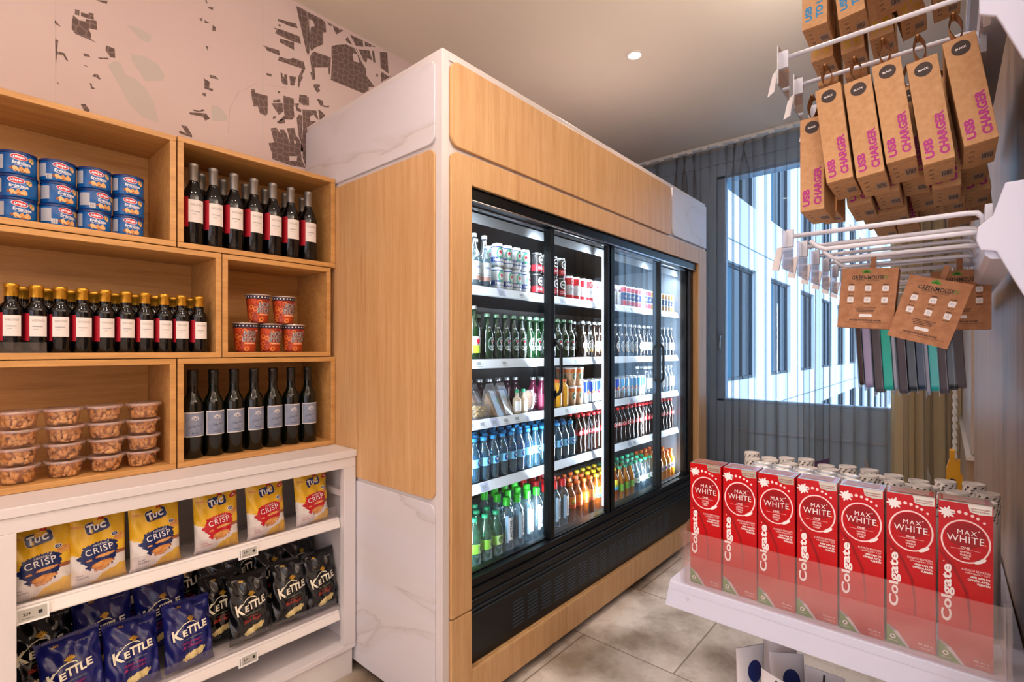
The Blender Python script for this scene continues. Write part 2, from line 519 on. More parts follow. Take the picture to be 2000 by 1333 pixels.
mural(*Z2, [
    [(80, 175), (130, 178), (138, 232), (315, 275), (318, 410), (315, 540), (290, 565), (205, 530), (175, 430), (115, 430), (90, 320), (82, 270)],
    [(392, 340), (500, 325), (503, 372), (400, 372)], [(370, 385), (530, 380), (545, 500), (480, 552), (430, 480)],
    [(541, 272), (695, 315), (700, 420), (690, 430), (705, 580), (668, 622), (560, 615), (450, 660), (560, 560), (548, 450)],
    [(445, 655), (560, 600), (568, 675), (480, 680)], [(388, 580), (425, 568), (442, 590), (400, 620)], [(458, 205), (500, 210), (495, 245), (462, 232)],
    [(778, 255), (880, 270), (895, 310), (910, 285), (915, 418), (830, 410), (765, 360)], [(712, 385), (780, 385), (750, 440), (805, 480), (800, 515), (735, 490)],
    [(975, 120), (1020, 105), (1080, 120), (1050, 160), (1080, 205), (1035, 232), (1000, 180)],
    [(1025, 315), (1115, 345), (1120, 410), (1180, 430), (1190, 405), (1210, 440), (1150, 445), (1075, 415)],
    [(810, 470), (1020, 490), (1055, 630), (1020, 600), (980, 545), (930, 580), (930, 635), (1020, 650), (885, 735), (885, 1320), (830, 1250), (800, 1150), (800, 950), (770, 880), (735, 600), (770, 545), (815, 560)],
    [(1045, 470), (1095, 500), (1155, 565), (1070, 625)],
    [(360, 745), (440, 735), (480, 790), (505, 830), (490, 765), (555, 765), (590, 830), (640, 960), (650, 1000), (625, 870), (595, 745), (705, 738), (725, 850), (770, 900), (830, 1040), (820, 1150), (860, 1320), (640, 1280), (380, 1190), (385, 1120), (350, 1030), (330, 960), (410, 950), (380, 830)],
    [(950, 0), (1010, 0), (1005, 30), (962, 42)], [(510, 0), (600, 0), (605, 125), (535, 95)], [(640, 0), (730, 10), (700, 60), (690, 135), (650, 120)],
    [(765, 0), (830, 0), (785, 100), (770, 165), (758, 100)], [(1228, 0), (1740, 0), (1777, 40), (1777, 200), (1700, 240), (1228, 45)],
], city_m, 1.5)
mural(*Z2, [
    [(632, 1150), (745, 1150), (735, 1222), (635, 1215)], [(800, 1080), (822, 1090), (825, 1180), (870, 1300), (850, 1290), (808, 1190)],
    [(815, 470), (822, 470), (826, 780), (812, 900), (806, 900), (818, 780)], [(700, 920), (735, 935), (720, 970), (700, 960)],
], paper_m, 3)
Z3 = ((100, 0), 5.882)
mural(*Z3, [
    [(275, 105), (325, 118), (322, 180), (272, 165)], [(342, 140), (430, 165), (432, 145), (485, 155), (490, 225), (430, 215), (342, 185)],
    [(252, 172), (300, 215), (325, 235), (398, 245), (402, 218), (520, 240), (530, 345), (430, 325), (460, 400), (455, 445), (520, 495), (440, 455), (280, 390), (235, 330), (238, 250)],
    [(42, 230), (68, 260), (115, 312), (70, 290), (40, 265)], [(46, 400), (50, 450), (80, 465), (68, 590), (130, 605), (150, 610), (198, 708), (170, 690), (135, 630), (68, 625), (52, 740)],
    [(630, 520), (730, 560), (735, 668), (680, 655), (625, 580)], [(368, 612), (425, 622), (450, 655), (380, 645)], [(530, 660), (660, 665), (655, 682), (560, 678)],
    [(470, 880), (495, 850), (535, 855), (570, 910), (550, 915), (510, 885)], [(60, 945), (80, 950), (95, 972), (75, 965)],
    [(515, 0), (650, 10), (640, 45), (560, 20)], [(1770, 0), (1785, 0), (1795, 40), (1780, 35)], [(1770, 525), (1805, 535), (1800, 590)],
    [(1705, 205), (1740, 215), (1730, 245), (1710, 235)], [(1760, 230), (1815, 260), (1800, 270), (1765, 262)], [(1800, 75), (1860, 85), (1858, 115), (1805, 95)],
    [(1855, 290), (1895, 315), (1885, 360), (1850, 350)], [(375, 745), (420, 762), (415, 768), (375, 752)],
], city_m)
mural(*Z3, [
    [(860, 285), (990, 310), (1150, 410), (1140, 490), (1090, 490), (1000, 430)],
    [(920, 620), (1080, 650), (1230, 740), (1300, 860), (1290, 930), (1080, 935), (980, 780), (925, 690)],
    [(650, 750), (720, 705), (790, 710), (860, 860), (960, 900), (1080, 1010), (1180, 1180), (1240, 1420), (1050, 1350), (900, 1200)],
], lake_m)
Z4 = ((140, 140), 6.25)
mural(*Z4, [
    [(218, 138), (245, 145), (250, 180), (290, 210), (240, 212)], [(110, 400), (165, 392), (222, 475), (185, 525), (95, 512), (165, 500)],
    [(1680, 38), (1750, 50), (1798, 98), (1690, 75)], [(1605, 75), (1685, 125), (1680, 195), (1728, 215), (1720, 242), (1620, 205), (1622, 120)],
    [(1595, 255), (1642, 262), (1635, 305), (1592, 285)], [(1440, 495), (1640, 510), (1690, 575), (1630, 600), (1600, 550), (1438, 520)],
    [(1480, 460), (1560, 478), (1600, 455), (1625, 478), (1560, 495), (1485, 480)],
    [(1335, 655), (1405, 665), (1470, 775), (1470, 805), (1340, 765), (1305, 740), (1320, 720), (1400, 755)],
], city_m)
mural(*Z4, [[(1700, 410), (1790, 415), (1905, 540), (1900, 600), (1715, 605)]], lake_m)
# pale river and road lines, paper joints
for (x0, y0, x1, y1, w) in ((108, 0, 108, 215, 1.2), (512, 10, 512, 290, 1.2)):
    mural((0, 0), 1, [[(x0, y0), (x0 + w, y0), (x1 + w, y1), (x1, y1)]], lake_m, 1)
road = [(445, 260), (448, 210), (465, 180), (500, 162), (560, 172)]
for i in range(len(road) - 1):
    (x0, y0), (x1, y1) = road[i], road[i + 1]
    mural((0, 0), 1, [[(x0, y0), (x0 + 2, y0 + 1), (x1 + 2, y1 + 2), (x1, y1)]], P('map_road', '#d5bdb6', .75), 1)
struct(b.build('wall_left'))

# window wall with opening, frame and sill
wallw = P('window_wall_paint', '#a6b8ca', .7)
WY0, WY1, WZ0, WZ1 = 0.26, 1.36, 0.88, 2.63
b = MB()
b.box(XW, XW + .2, -3.2, WY0, 0, CEIL, wallw); b.box(XW, XW + .2, WY1, YW + .1, 0, CEIL, wallw)
b.box(XW, XW + .2, WY0, WY1, 0, WZ0, wallw); b.box(XW, XW + .2, WY0, WY1, WZ1, CEIL, wallw)
b.box(XW - .012, XW, -.05, YW, .66, .68, P('ledge', '#a9b4c4', .5)); b.box(XW - .012, XW, -.05, YW, .42, .43, P('ledge', '#a9b4c4', .5))
b.box(XW - .012, XW, .1, YW, 2.72, 2.735, P('ledge', '#a9b4c4', .5))
struct(b.build('wall_far'))
fr = P('window_frame_grey', '#9fb2c6', .35)
w = MB(); f = .06
w.box(XW + .02, XW + .09, WY0, WY0 + .012, WZ0, WZ1, fr); w.box(XW + .02, XW + .09, WY1 - f, WY1, WZ0, WZ1, fr)
w.box(XW + .02, XW + .09, WY0, WY1, WZ0, WZ0 + .02, fr); w.box(XW + .02, XW + .09, WY0, WY1, WZ1 - .02, WZ1, fr)
wf = struct(w.build('window_1', bevel=.004))
w = MB(); w.box(XW + .05, XW + .056, WY0 + .012, WY1 - f, WZ0 + .02, WZ1 - .02, clear('window_glass', '#e0eefa', refl=.06, rough=0.0)); w.build('pane', parent=wf)
w = MB(); w.box(XW + .0, XW + .02, WY1 - .04, WY1 - .02, 1.37, 1.40, chrome); w.tube([(XW - .012, WY1 - .03, 1.39), (XW - .02, WY1 - .03, 1.30), (XW - .012, WY1 - .03, 1.27)], .007, chrome); w.build('handle', parent=wf)

# neighbouring office building
bt = thing('office_building', 'white panelled office building with dark windows beyond the sheer curtain', 'building', (0, 3.1, -6))
fac = P('facade_white', '#e8edf2', .6); joint = P('facade_joint', '#7f8a96', .7)
z0s = [-.4 - 2.29, .67, 4.29]
wins = []
b = MB()
xs = [3.43 + 3.12 * i for i in range(14)]
rows = [(-6.5, -4.2), (-2.72, -.42), (.67, 2.96), (4.29, 6.6)]
zprev = -8
def fw(x0, x1, z0, z1):
    b.box(x0, x1, 0, .35, z0 + 6, z1 + 6, fac)
for (z0, z1) in rows:
    fw(2.0, 48, zprev, z0)
    px_ = 2.0
    for x in xs:
        fw(px_, x, z0, z1); px_ = x + 1.93
    fw(px_, 48, z0, z1)
    zprev = z1
fw(2.0, 48, zprev, 9)
for zz in (-3.5, -.0, 3.38, 7.0):
    b.box(2, 48, -.004, 0, zz + 6 - .012, zz + 6 + .012, joint)
for x in xs:
    b.box(x - .42, x - .40, -.004, 0, -2, 15, joint)
b.build('wall', parent=bt)
pane = P('office_pane', '#1c2c3c', .08, spec=.4); fdk = P('office_frame', '#39434d', .4)
blind = P('office_blind', '#235a74', .6)
def mkwin(x, z0, z1):
    m = MB()
    m.box(x, x + 1.93, .08, .14, z0 + 6, z0 + 6.06, fdk); m.box(x, x + 1.93, .08, .14, z1 + 5.94, z1 + 6, fdk)
    m.box(x, x + .06, .08, .14, z0 + 6, z1 + 6, fdk); m.box(x + 1.87, x + 1.93, .08, .14, z0 + 6, z1 + 6, fdk)
    m.box(x + 1.2, x + 1.26, .08, .14, z0 + 6, z1 + 6, fdk)
    fo = m.build('window', parent=bt)
    m = MB(); m.box(x + .05, x + 1.88, .11, .12, z0 + 6.05, z1 + 5.95, pane)
    m.box(x + .1, x + .62, .105, .11, z0 + 6.05, z1 + 5.95, blind)
    m.build('pane', parent=fo)
for (z0, z1) in rows[1:]:
    for x in xs[1:]:
        mkwin(x, z0, z1)
b = MB(); b.box(-30, 60, -30, 60, -6.4, -6.3, P('street_paving', '#a9adb2', .8)); g = b.build('street_ground'); struct(g)

# curtain: sheer, pleated; tan drape at its end
def cloth(name, col, t, edge, trans=.35):
    m = bpy.data.materials.new(name); m.use_nodes = True; nt = m.node_tree; nt.nodes.clear()
    out = nt.nodes.new('ShaderNodeOutputMaterial')
    tr = nt.nodes.new('ShaderNodeBsdfTransparent')
    df = nt.nodes.new('ShaderNodeBsdfDiffuse'); df.inputs[0].default_value = hexc(col)
    tl = nt.nodes.new('ShaderNodeBsdfTranslucent'); tl.inputs[0].default_value = hexc(col)
    m1 = nt.nodes.new('ShaderNodeMixShader'); m1.inputs[0].default_value = trans
    nt.links.new(df.outputs[0], m1.inputs[1]); nt.links.new(tl.outputs[0], m1.inputs[2])
    lw = nt.nodes.new('ShaderNodeLayerWeight'); lw.inputs[0].default_value = .5
    mp = nt.nodes.new('ShaderNodeMapRange'); mp.inputs['To Min'].default_value = t; mp.inputs['To Max'].default_value = edge
    nt.links.new(lw.outputs['Facing'], mp.inputs['Value'])
    m2 = nt.nodes.new('ShaderNodeMixShader'); nt.links.new(mp.outputs[0], m2.inputs[0])
    nt.links.new(tr.outputs[0], m2.inputs[1]); nt.links.new(m1.outputs[0], m2.inputs[2])
    nt.links.new(m2.outputs[0], out.inputs[0])
    MATS[name] = m
    return m
sheer = cloth('sheer_brown_voile', '#8b837d', .09, .88, .6)
def curtain(y0, y1, xc, amp, per, mat, nz=14, z0=.03, z1=CEIL - .035, nph=0.0, jit=.35):
    n = int(abs(y1 - y0) / per * 26)
    rnd = random.Random(5)
    ph = nph; vs = []; fs = []
    cols = []
    for i in range(n + 1):
        t = i / n
        y = y0 + (y1 - y0) * t
        ph += 2 * PI / 26 * (1 + jit * math.sin(i * .031) * math.cos(i * .0173 + 1))
        cols.append((y, ph))
    for j in range(nz + 1):
        s = j / nz
        z = z0 + (z1 - z0) * s
        top = max(0, (s - .93) / .07)
        for (y, ph) in cols:
            a = amp * (1 - .55 * top) * (.62 + .42 * math.sin(ph * .37 + 1.2 * s) * math.cos(ph * .11))
            ov = .010 + .040 * max(0.0, math.sin(ph * .29 + .7)) ** 3
            vs.append((xc + a * math.sin(ph + .25 * math.sin(3 * s + y)), y + ov * math.sin(2 * ph + .4) * (1 - top) + .006 * math.sin(2.2 * s + ph * .2), z))
    m = n + 1
    for j in range(nz):
        for i in range(n):
            fs.append((j * m + i, j * m + i + 1, (j + 1) * m + i + 1, (j + 1) * m + i))
    return MB().add(vs, fs, mat, True)
ct = thing('curtain', 'sheer brown pleated voile curtain hanging before the window', 'curtain', (3.85, 1, 0))
c = curtain(2.17, -.04, 0, .048, .150, sheer)
c.v = [(x, y - 1, z) for x, y, z in c.v]
c.build('cloth', parent=ct)
m = MB(); m.box(-.02, .02, -1.04, 1.17, CEIL - .022, CEIL - .001, P('curtain_rail_white', '#f0ece6', .4)); m.build('rail', parent=ct)
gl = MB(); gl.box(-.045, -.028, -.018, .018, CEIL - .042, CEIL - .02, P('glider_white', '#f4f0ea', .4))
g0 = gl.build('glider', parent=ct, loc=(0, -1, 0))
for i in range(1, 19):
    g = g0.copy(); COL.objects.link(g); g.parent = ct; g.location = (0, -1 + i * .115, 0)
tan = cloth('tan_drape', '#f2dcb2', .9, 1.0, .25)
dr = thing('tan_drape', 'tan opaque drape gathered at the wall end of the sheer curtain', 'curtain', (3.935, .09, 0))
c = curtain(.24, -.045, 0, .022, .085, tan, jit=.1); c.v = [(x, y - .09, z) for x, y, z in c.v]; c.build('cloth', parent=dr)
rp = MB(); pts = []
for k in (0, 1):
    pts = [(3.72 + .006 * math.cos(i * .9 + k * PI), -.035 + .006 * math.sin(i * .9 + k * PI), 1.12 - i * .012) for i in range(50)]
    rp.tube(pts, .008, P('cord_white', '#e9e6e2', .6), seg=6)
rp.v = [(x - 3.935, y - .09, z) for x, y, z in rp.v]; rp.build('tieback_cord', parent=dr)['label'] = 'twisted white cord'

# right side: laminate display wall and far panelling
b = MB(); b.box(.60, 2.36, -.17, -.072, 0, 2.30, greywood); tag(b.build('display_wall'), 'grey-brown laminate display wall behind the white hooks', 'display wall')
b = MB(); b.box(2.36, 2.46, -.17, -.082, 0, CEIL, tanwood); struct(b.build('trim_1'))
b = MB(); b.box(2.46, XW, -.17, -.066, .9, CEIL, palewood); struct(b.build('trim_3'))
b = MB(); b.box(2.46, XW, -.17, -.056, 0, .88, tanwood); b.box(2.44, XW, -.17, -.052, .88, .892, P('panel_cap', '#d8d2cc', .3)); struct(b.build('trim_2'))

# downlights in the ceiling
def mk_dl():
    t = thing('downlight', '', 'ceiling light', (0, 0, 0))
    m = MB(); m.lathe([(.030, 0), (.047, 0), (.047, -.004), (.044, -.006), (.032, -.004), (.030, 0)], P('downlight_ring', '#e8ddd0', .4), 32, caps=False); m.build('ring', parent=t)
    m = MB(); m.lathe([(0.0001, -.003), (.031, -.003)], P('downlight_lens', '#fff4e6', .4, emit='#fff1df', est=14), 24, caps=False); m.build('lens', parent=t)
    return t
PD = Proto(mk_dl)
DL = ['round recessed downlight glowing in the ceiling before the drinks fridge', 'recessed downlight beside the display wall hooks', 'recessed downlight over the snack cabinet aisle',
      'recessed downlight far back behind the display wall', 'recessed downlight farthest from the window near the mural wall', 'recessed downlight in the rear shop corner', 'recessed downlight above the peanut tin shelf']
for (lx, ly), lb in zip(DOWN, DL):
    PD.put((lx, ly, CEIL), (0, 0, 0), lb, 'recessed ceiling downlights')
# ================================================================ oak wall boxes
YF = 1.923
T = .018
YB = YW - .003
def oak_box_unit(x0, x1, z0, z1, label):
    t = thing('oak_shelf_box', label, 'shelf', ((x0 + x1) / 2, YB, z0), group='stacked oak wall boxes')
    cx = (x0 + x1) / 2
    w = (x1 - x0) / 2; h = z1 - z0; D = YF - YB
    def p(name, *a):
        m = MB(); m.box(*a, oak_box); m.build(name, parent=t, bevel=.0012, seg=1)
    p('bottom_board', -w, w, D, 0, 0, T)
    p('top_board', -w, w, D, 0, h - T, h)
    p('side_panel', -w, -w + T, D, 0, T, h - T)
    p('side_panel', w - T, w, D, 0, T, h - T)
    p('back_panel', -w + T, w - T, -.012, 0, T, h - T)
    return t
BX = dict(tl=(-.50, .520, 1.620, 1.986), tr=(.524, 1.090, 1.620, 1.990), ml=(-.50, .657, 1.252, 1.617), mr=(.660, 1.070, 1.252, 1.617),
          bl=(-.50, .520, .885, 1.249), br=(.524, 1.090, .885, 1.249))
oak_box_unit(*BX['tl'], 'oak shelf box holding the blue peanut tins')
oak_box_unit(*BX['tr'], 'oak shelf box holding the tall silver-capped wine bottles')
oak_box_unit(*BX['ml'], 'wide oak shelf box holding the gold-capped wine bottles')
oak_box_unit(*BX['mr'], 'narrow oak shelf box holding the five snack cups')
oak_box_unit(*BX['bl'], 'oak shelf box holding the tubs of cashews')
oak_box_unit(*BX['br'], 'oak shelf box holding the blue-labelled wine bottles')

def shelfx(px, Y, py=683):
    return onY(px, py, Y)[0]

# ---------------------------------------------------------------- peanut tins
blue = noisy('tin_blue', '#053f80', '#0f66b4', 14, rough=.25, lo=.3, hi=.7); dblue = P('tin_dark_blue', '#102a66', .3)
red = P('print_red', '#c8102c', .35); white = P('print_white', '#f2eff0', .4); nut = P('print_nut', '#c98b4a', .5); nut2 = P('print_nut_light', '#e3b37a', .5)
nutd = P('print_nut_dark', '#8a4a22', .5); grn = P('print_green', '#5f8f3c', .5); black = P('print_black', '#17130f', .5); grey = P('print_grey', '#a9aab2', .5)
def cluster(m, mp, cu, cv, w, h, n, mats, r, k=1, seed=1, n2=9):
    rn = random.Random(seed)
    for i in range(n):
        a = rn.uniform(-1, 1); bb = rn.uniform(-1, 1)
        if a * a + bb * bb > 1: a *= .6; bb *= .6
        m.oval(cu + a * w, cv + bb * h, r * rn.uniform(.7, 1.15), r * rn.uniform(.5, .85), rn.choice(mats), mp, k + .15 * (i % 6), n2, rot=rn.uniform(0, 3))
def mk_tin(bar=0):
    t = thing('peanut_tin', '', 'tin')
    R, Hh = .0405, .064
    m = MB(); m.lathe([(R - .002, 0), (R, .003), (R, Hh - .008), (R - .001, Hh - .006)], blue, 40)
    mp = wrap(R)
    m.rect(-.066, -.036, .012, .05, grey, mp, 1, 6)
    m.oval(-.002, .047, .0185, .0085, white, mp, 1, 24, rot=-.12); m.oval(-.002, .047, .017, .0073, red, mp, 2, 24, rot=-.12)
    m.text('ültje', -.002, .0465, .024, .0085, white, mp, 3, rot=-.06, bold=.03)
    m.text('Erdnüsse', .004, .0315, .040, .009, white, mp, 2, rot=-.05, bold=.025)
    m.rect(-.012, .018, .0245, .0255, white, mp, 2, 5)
    cluster(m, mp, 0, .014, .019, .006, 22, [nut, nut2, nutd, nut2], .0062, 2, 3)
    cluster(m, mp, .026, .043, .007, .006, 9, [nut, nut2, grn, nutd], .005, 2, 5)
    if bar:
        m.rect(-.036, -.022, .006, .020, white, mp, 1, 3)
        for i in range(6):
            m.rect(-.035 + i * .0022, -.0339 + i * .0022, .007, .019, black, mp, 2, 1)
    m.build('body', parent=t)
    m = MB(); m.lathe([(R + .0012, Hh - .007), (R + .0016, Hh - .001), (R - .001, Hh), (R - .004, Hh - .002), (.0001, Hh - .002)], dblue, 40, caps=False); m.build('lid', parent=t)
    return t
PT = [Proto(lambda: mk_tin(0)), Proto(lambda: mk_tin(1))]
ROW3 = ['bottom', 'middle', 'top']
STK = ['leftmost stack', 'second stack from the left', 'third stack from the left', 'stack nearest the box side']
rots = [[.1, -.15, .05], [.42, .25, .1], [.0, .42, .05], [.02, -.05, .03]]
bars = [[0, 0, 0], [1, 0, 1], [0, 1, 0], [0, 0, 0]]
for i, px in enumerate((34, 113, 184, 250)):
    X = shelfx(px, 1.985)
    for j in range(3):
        PT[bars[i][j]].put((X + .002 * (j % 2), 1.985, BX['tl'][2] + T + .0005 + j * .0645), (0, 0, rots[i][j]),
                           'blue peanut tin, %s of the %s' % (ROW3[j], STK[i]), 'peanut tins on the oak shelf')

# ---------------------------------------------------------------- wine bottles
glassdk = P('dark_wine_glass', '#050507', .07); glassgr = P('dark_green_glass', '#070a05', .07)
silvercap = P('silver_cap', '#8d8782', .35, metal=.6); goldcap = P('gold_cap', '#c8922e', .3, metal=.75); blackcap = P('black_foil', '#14110f', .3)
labelw = P('label_white', '#e3dad6', .6); labelr = P('label_red', '#a80d22', .5); labelb = noisy('label_blue_grey', '#6f7891', '#8b93a8', 30, rough=.6)
inkb = P('ink_navy', '#2c3350', .6)
def bottle_prof(R, Hh, neck, sh0, sh1):
    return [(R * .9, 0), (R, .004), (R, sh0), (R * .97, sh0 + (sh1 - sh0) * .18), (R * .82, sh0 + (sh1 - sh0) * .45), (R * .55, sh0 + (sh1 - sh0) * .75), (neck * 1.06, sh1), (neck, sh1 + .012), (neck * .96, Hh)]
def mk_wine(R, Hh, neck, sh0, sh1, cap, caph, style, glass):
    t = thing('wine_bottle', '', 'wine bottle')
    m = MB(); m.lathe(bottle_prof(R, Hh - .002, neck, sh0, sh1), glass, 32); m.build('body', parent=t)
    m = MB(); m.lathe([(neck * 1.03, Hh - caph), (neck * 1.06, Hh - caph + .002), (neck * 1.06, Hh - .014), (neck * 1.12, Hh - .0135), (neck * 1.12, Hh - .002), (neck * 1.0, Hh), (.0001, Hh)], cap, 24, caps=False)
    m.build('cap', parent=t)
    m = MB(); mp = wrap(R, .0003)
    if style == 'welcome':
        a = R * .72; z0 = Hh * .24 if Hh < .25 else Hh * .27; z1 = z0 + (Hh * .30 if Hh < .25 else Hh * .27)
        m.rect(-a, a, z0, z1, labelw, mp, 1, 10)
        m.rect(-a - R * .95, -a, z0 - (z1 - z0) * .22, z1 + (z1 - z0) * .12, labelr, mp, 1, 8)
        m.text('WEGNER', 0, z1 - (z1 - z0) * .22, a * 1.45, (z1 - z0) * .10, P('ink_grey', '#8a8178', .6), mp, 2, bold=0, space=1.2)
        m.text('DORNFELDER', -a * .1, z0 + (z1 - z0) * .48, a * 1.1, (z1 - z0) * .045, inkb, mp, 2)
        m.text('trocken', -a * .25, z0 + (z1 - z0) * .36, a * .5, (z1 - z0) * .04, P('ink_grey', '#8a8178', .6), mp, 2)
    else:
        a = R * 1.05; z0 = .075; z1 = .160
        m.rect(-a, a, z0, z1, labelw, mp, 1, 12); m.rect(-a + .0025, a - .0025, z0 + .003, z1 - .003, labelb, mp, 2, 12)
        for k in range(9):
            an = -PI * .1 + k * PI * 1.2 / 8
            m.oval(.009 * math.cos(an), .137 + .008 * math.sin(an), .0035, .0011, labelw, mp, 3, 8, rot=an)
        m.oval(0, .137, .004, .006, labelw, mp, 3, 10, ring=.3)
        m.text('Cuvée Merle', .002, .112, .040, .009, inkb, mp, 3, bold=0, shear=.5, rot=.08)
        m.text('MERLOT', 0, .088, .020, .0045, inkb, mp, 3, space=1.4)
    m.build('label', parent=t)
    return t
PW1 = Proto(lambda: mk_wine(.0330, .285, .0135, .165, .222, silvercap, .062, 'welcome', glassdk))
PW2 = Proto(lambda: mk_wine(.0270, .193, .0145, .118, .152, goldcap, .036, 'welcome', glassdk))
PW3 = Proto(lambda: mk_wine(.0335, .305, .0150, .180, .232, blackcap, .055, 'merlot', glassgr))
rn = random.Random(3)
zb = BX['tr'][2] + T + .0005
for i, px in enumerate((378, 417, 457, 496, 533, 568, 602)):
    PW1.put((shelfx(px, 1.972), 1.972, zb), (0, 0, rn.uniform(-.06, .06)), 'tall silver-capped wine bottle with red-edged label, front row, %s from left' % NTH[i], 'tall silver-capped wine bottles')
for i in range(6):
    PW1.put((shelfx(378, 1.972) + .050 + i * .077, 2.06 + .008 * (i % 2), zb), (0, 0, rn.uniform(-.5, .5)), 'tall wine bottle in the back row of the upper oak box, %s from left' % NTH[i], 'tall silver-capped wine bottles')
zb = BX['ml'][2] + T + .0005
for i, px in enumerate((22, 72, 118, 161, 205, 246, 283, 320, 354, 388)):
    PW2.put((shelfx(px, 1.965), 1.965, zb), (0, 0, rn.uniform(-.12, .12)), 'small gold-capped wine bottle, %s from left in the front row' % NTH[i], 'small gold-capped wine bottles')
for i in range(9):
    PW2.put((shelfx(22, 1.965) + .028 + i * .0545, 2.045 + .006 * (i % 3), zb), (0, 0, rn.uniform(-.6, .6)), 'small gold-capped wine bottle, %s from left in the back row' % NTH[i], 'small gold-capped wine bottles')
for i in range(3):
    PW2.put((shelfx(22, 1.965) - .07 - i * .068, 1.965, zb), (0, 0, 0), 'small gold-capped wine bottle beyond the front row end, %s outward' % NTH[i], 'small gold-capped wine bottles')
zb = BX['br'][2] + T + .0005
for i, px in enumerate((376, 417, 457, 496, 533, 568, 601)):
    PW3.put((shelfx(px, 1.985), 1.985, zb), (0, 0, rn.uniform(-.1, .1)), 'dark wine bottle with blue-grey merlot label, %s from the left' % NTH[i], 'blue-labelled merlot bottles')
m = MB(); m.box(-.25, .205, YF + .004, YF + .006, BX['ml'][2] + T + .0005, BX['ml'][2] + T + .030, acrylic)
tag(m.build('shelf_riser'), 'low clear plastic strip before the first gold-capped wine bottles', 'shelf riser')

# ---------------------------------------------------------------- snack cups
cuporg = noisy('cup_orange_print', '#6e1a0e', '#b8431c', 45, rough=.35, lo=.35, hi=.65); cupnavy = P('cup_navy', '#2a2740', .4); cuplid = P('cup_lid', '#b5a9a4', .25, metal=.5)
def mk_cup():
    t = thing('snack_cup', '', 'snack cup')
    R0, R1, Hh = .0335, .0425, .108
    rad = lambda z: R0 + (R1 - R0) * min(1, max(0, z / Hh))
    m = MB(); m.lathe([(R0 - .001, .0), (R0, .003), (rad(.09), .09)], cuporg, 36); m.lathe([(rad(.09), .09), (R1, Hh - .004)], cupnavy, 36, caps=False)
    mp = wrap(rad, .0003)
    for i in range(12):
        u = -.07 + i * .0125
        pts = []
        for k in range(10):
            rr = .0038 if k % 2 == 0 else .0016
            pts.append((u + rr * math.sin(k * PI / 5), .097 + rr * math.cos(k * PI / 5)))
        m.shape(pts, white, mp, 1)
    rq = random.Random(4)
    for i in range(26):
        u = rq.uniform(-.06, .055); v = rq.uniform(.008, .084)
        m.oval(u, v, .0085, .0085, rq.choice([P('snack_orange', '#e8813c', .5), P('snack_orange2', '#c4491c', .5)]), mp, 1 + .1 * i, 14, ring=.42)
    for (s, z, w) in (('NON', .069, .042), ('STOP', .047, .054)):
        m.text(s, .006, z, w, .0200, white, mp, 6, bold=.05)
        m.text(s, .006, z, w - .002, .0180, black, mp, 8, bold=.005)
    m.rect(-.016, .024, .029, .035, P('cup_tab_orange', '#f08a3a', .4), mp, 6, 6)
    m.text('ROASTED', .004, .032, .03, .003, white, mp, 8)
    m.oval(.031, .080, .011, .006, red, mp, 6, 14, rot=.2); m.text('NEU', .031, .080, .012, .005, white, mp, 8)
    m.build('body', parent=t)
    m = MB(); m.lathe([(R1 - .001, Hh - .006), (R1 + .003, Hh - .004), (R1 + .003, Hh), (R1 - .001, Hh + .001), (R1 - .002, Hh - .002), (.0001, Hh - .002)], cuplid, 36, caps=False); m.build('lid', parent=t)
    return t
PC = Proto(mk_cup)
zb = BX['mr'][2] + T + .0005
for px, lv, lb in ((479, 0, 'bottom left snack cup of the five-cup pile'), (527, 0, 'bottom middle snack cup of the five-cup pile'), (572, 0, 'bottom right snack cup of the five-cup pile'),
                   (504, 1, 'upper left snack cup resting on the lower cups'), (554, 1, 'upper right snack cup resting on the lower cups')):
    PC.put((shelfx(px, 1.985), 1.985, zb + lv * .1095), (0, 0, rn.uniform(-.08, .08) + (.1 if lv else 0)), lb + ', orange and navy', 'snack cups in the narrow oak box')

# ---------------------------------------------------------------- cashew tubs
tubm = clear('tub_plastic', '#f3e6dc', refl=.10, rough=.08, dens=.04, dcol='#ffffff')
lidm = clear('tub_lid_plastic', '#ead4cc', refl=.16, rough=.15, dens=.32, dcol='#e6d0ca')
cash = noisy('cashew', '#d6984c', '#f7c986', 40, rough=.45)
def cashew_mesh(m, loc, rt, s):
    pts = []
    R3 = Matrix.Rotation(rt[0], 3, 'X') @ Matrix.Rotation(rt[1], 3, 'Y') @ Matrix.Rotation(rt[2], 3, 'Z')
    n = 6; ring = 6
    vs = []; fs = []
    for i in range(n):
        a = PI * .95 * i / (n - 1)
        rr = .0042 * s * (.55 + .75 * math.sin(PI * (i + .5) / n)) * (1.15 - .25 * i / n)
        c = Vector((.0085 * s * math.cos(a), .0085 * s * math.sin(a), 0)); d = Vector((math.cos(a), math.sin(a), 0))
        for k in range(ring):
            b_ = 2 * PI * k / ring
            p = c + d * (rr * math.cos(b_)) + Vector((0, 0, rr * math.sin(b_)))
            vs.append(R3 @ p + Vector(loc))
    for i in range(n - 1):
        for k in range(ring):
            fs.append((i * ring + k, i * ring + (k + 1) % ring, (i + 1) * ring + (k + 1) % ring, (i + 1) * ring + k))
    fs.append(tuple(range(ring))[::-1]); fs.append(tuple((n - 1) * ring + k for k in range(ring)))
    m.add(vs, fs, cash, True)
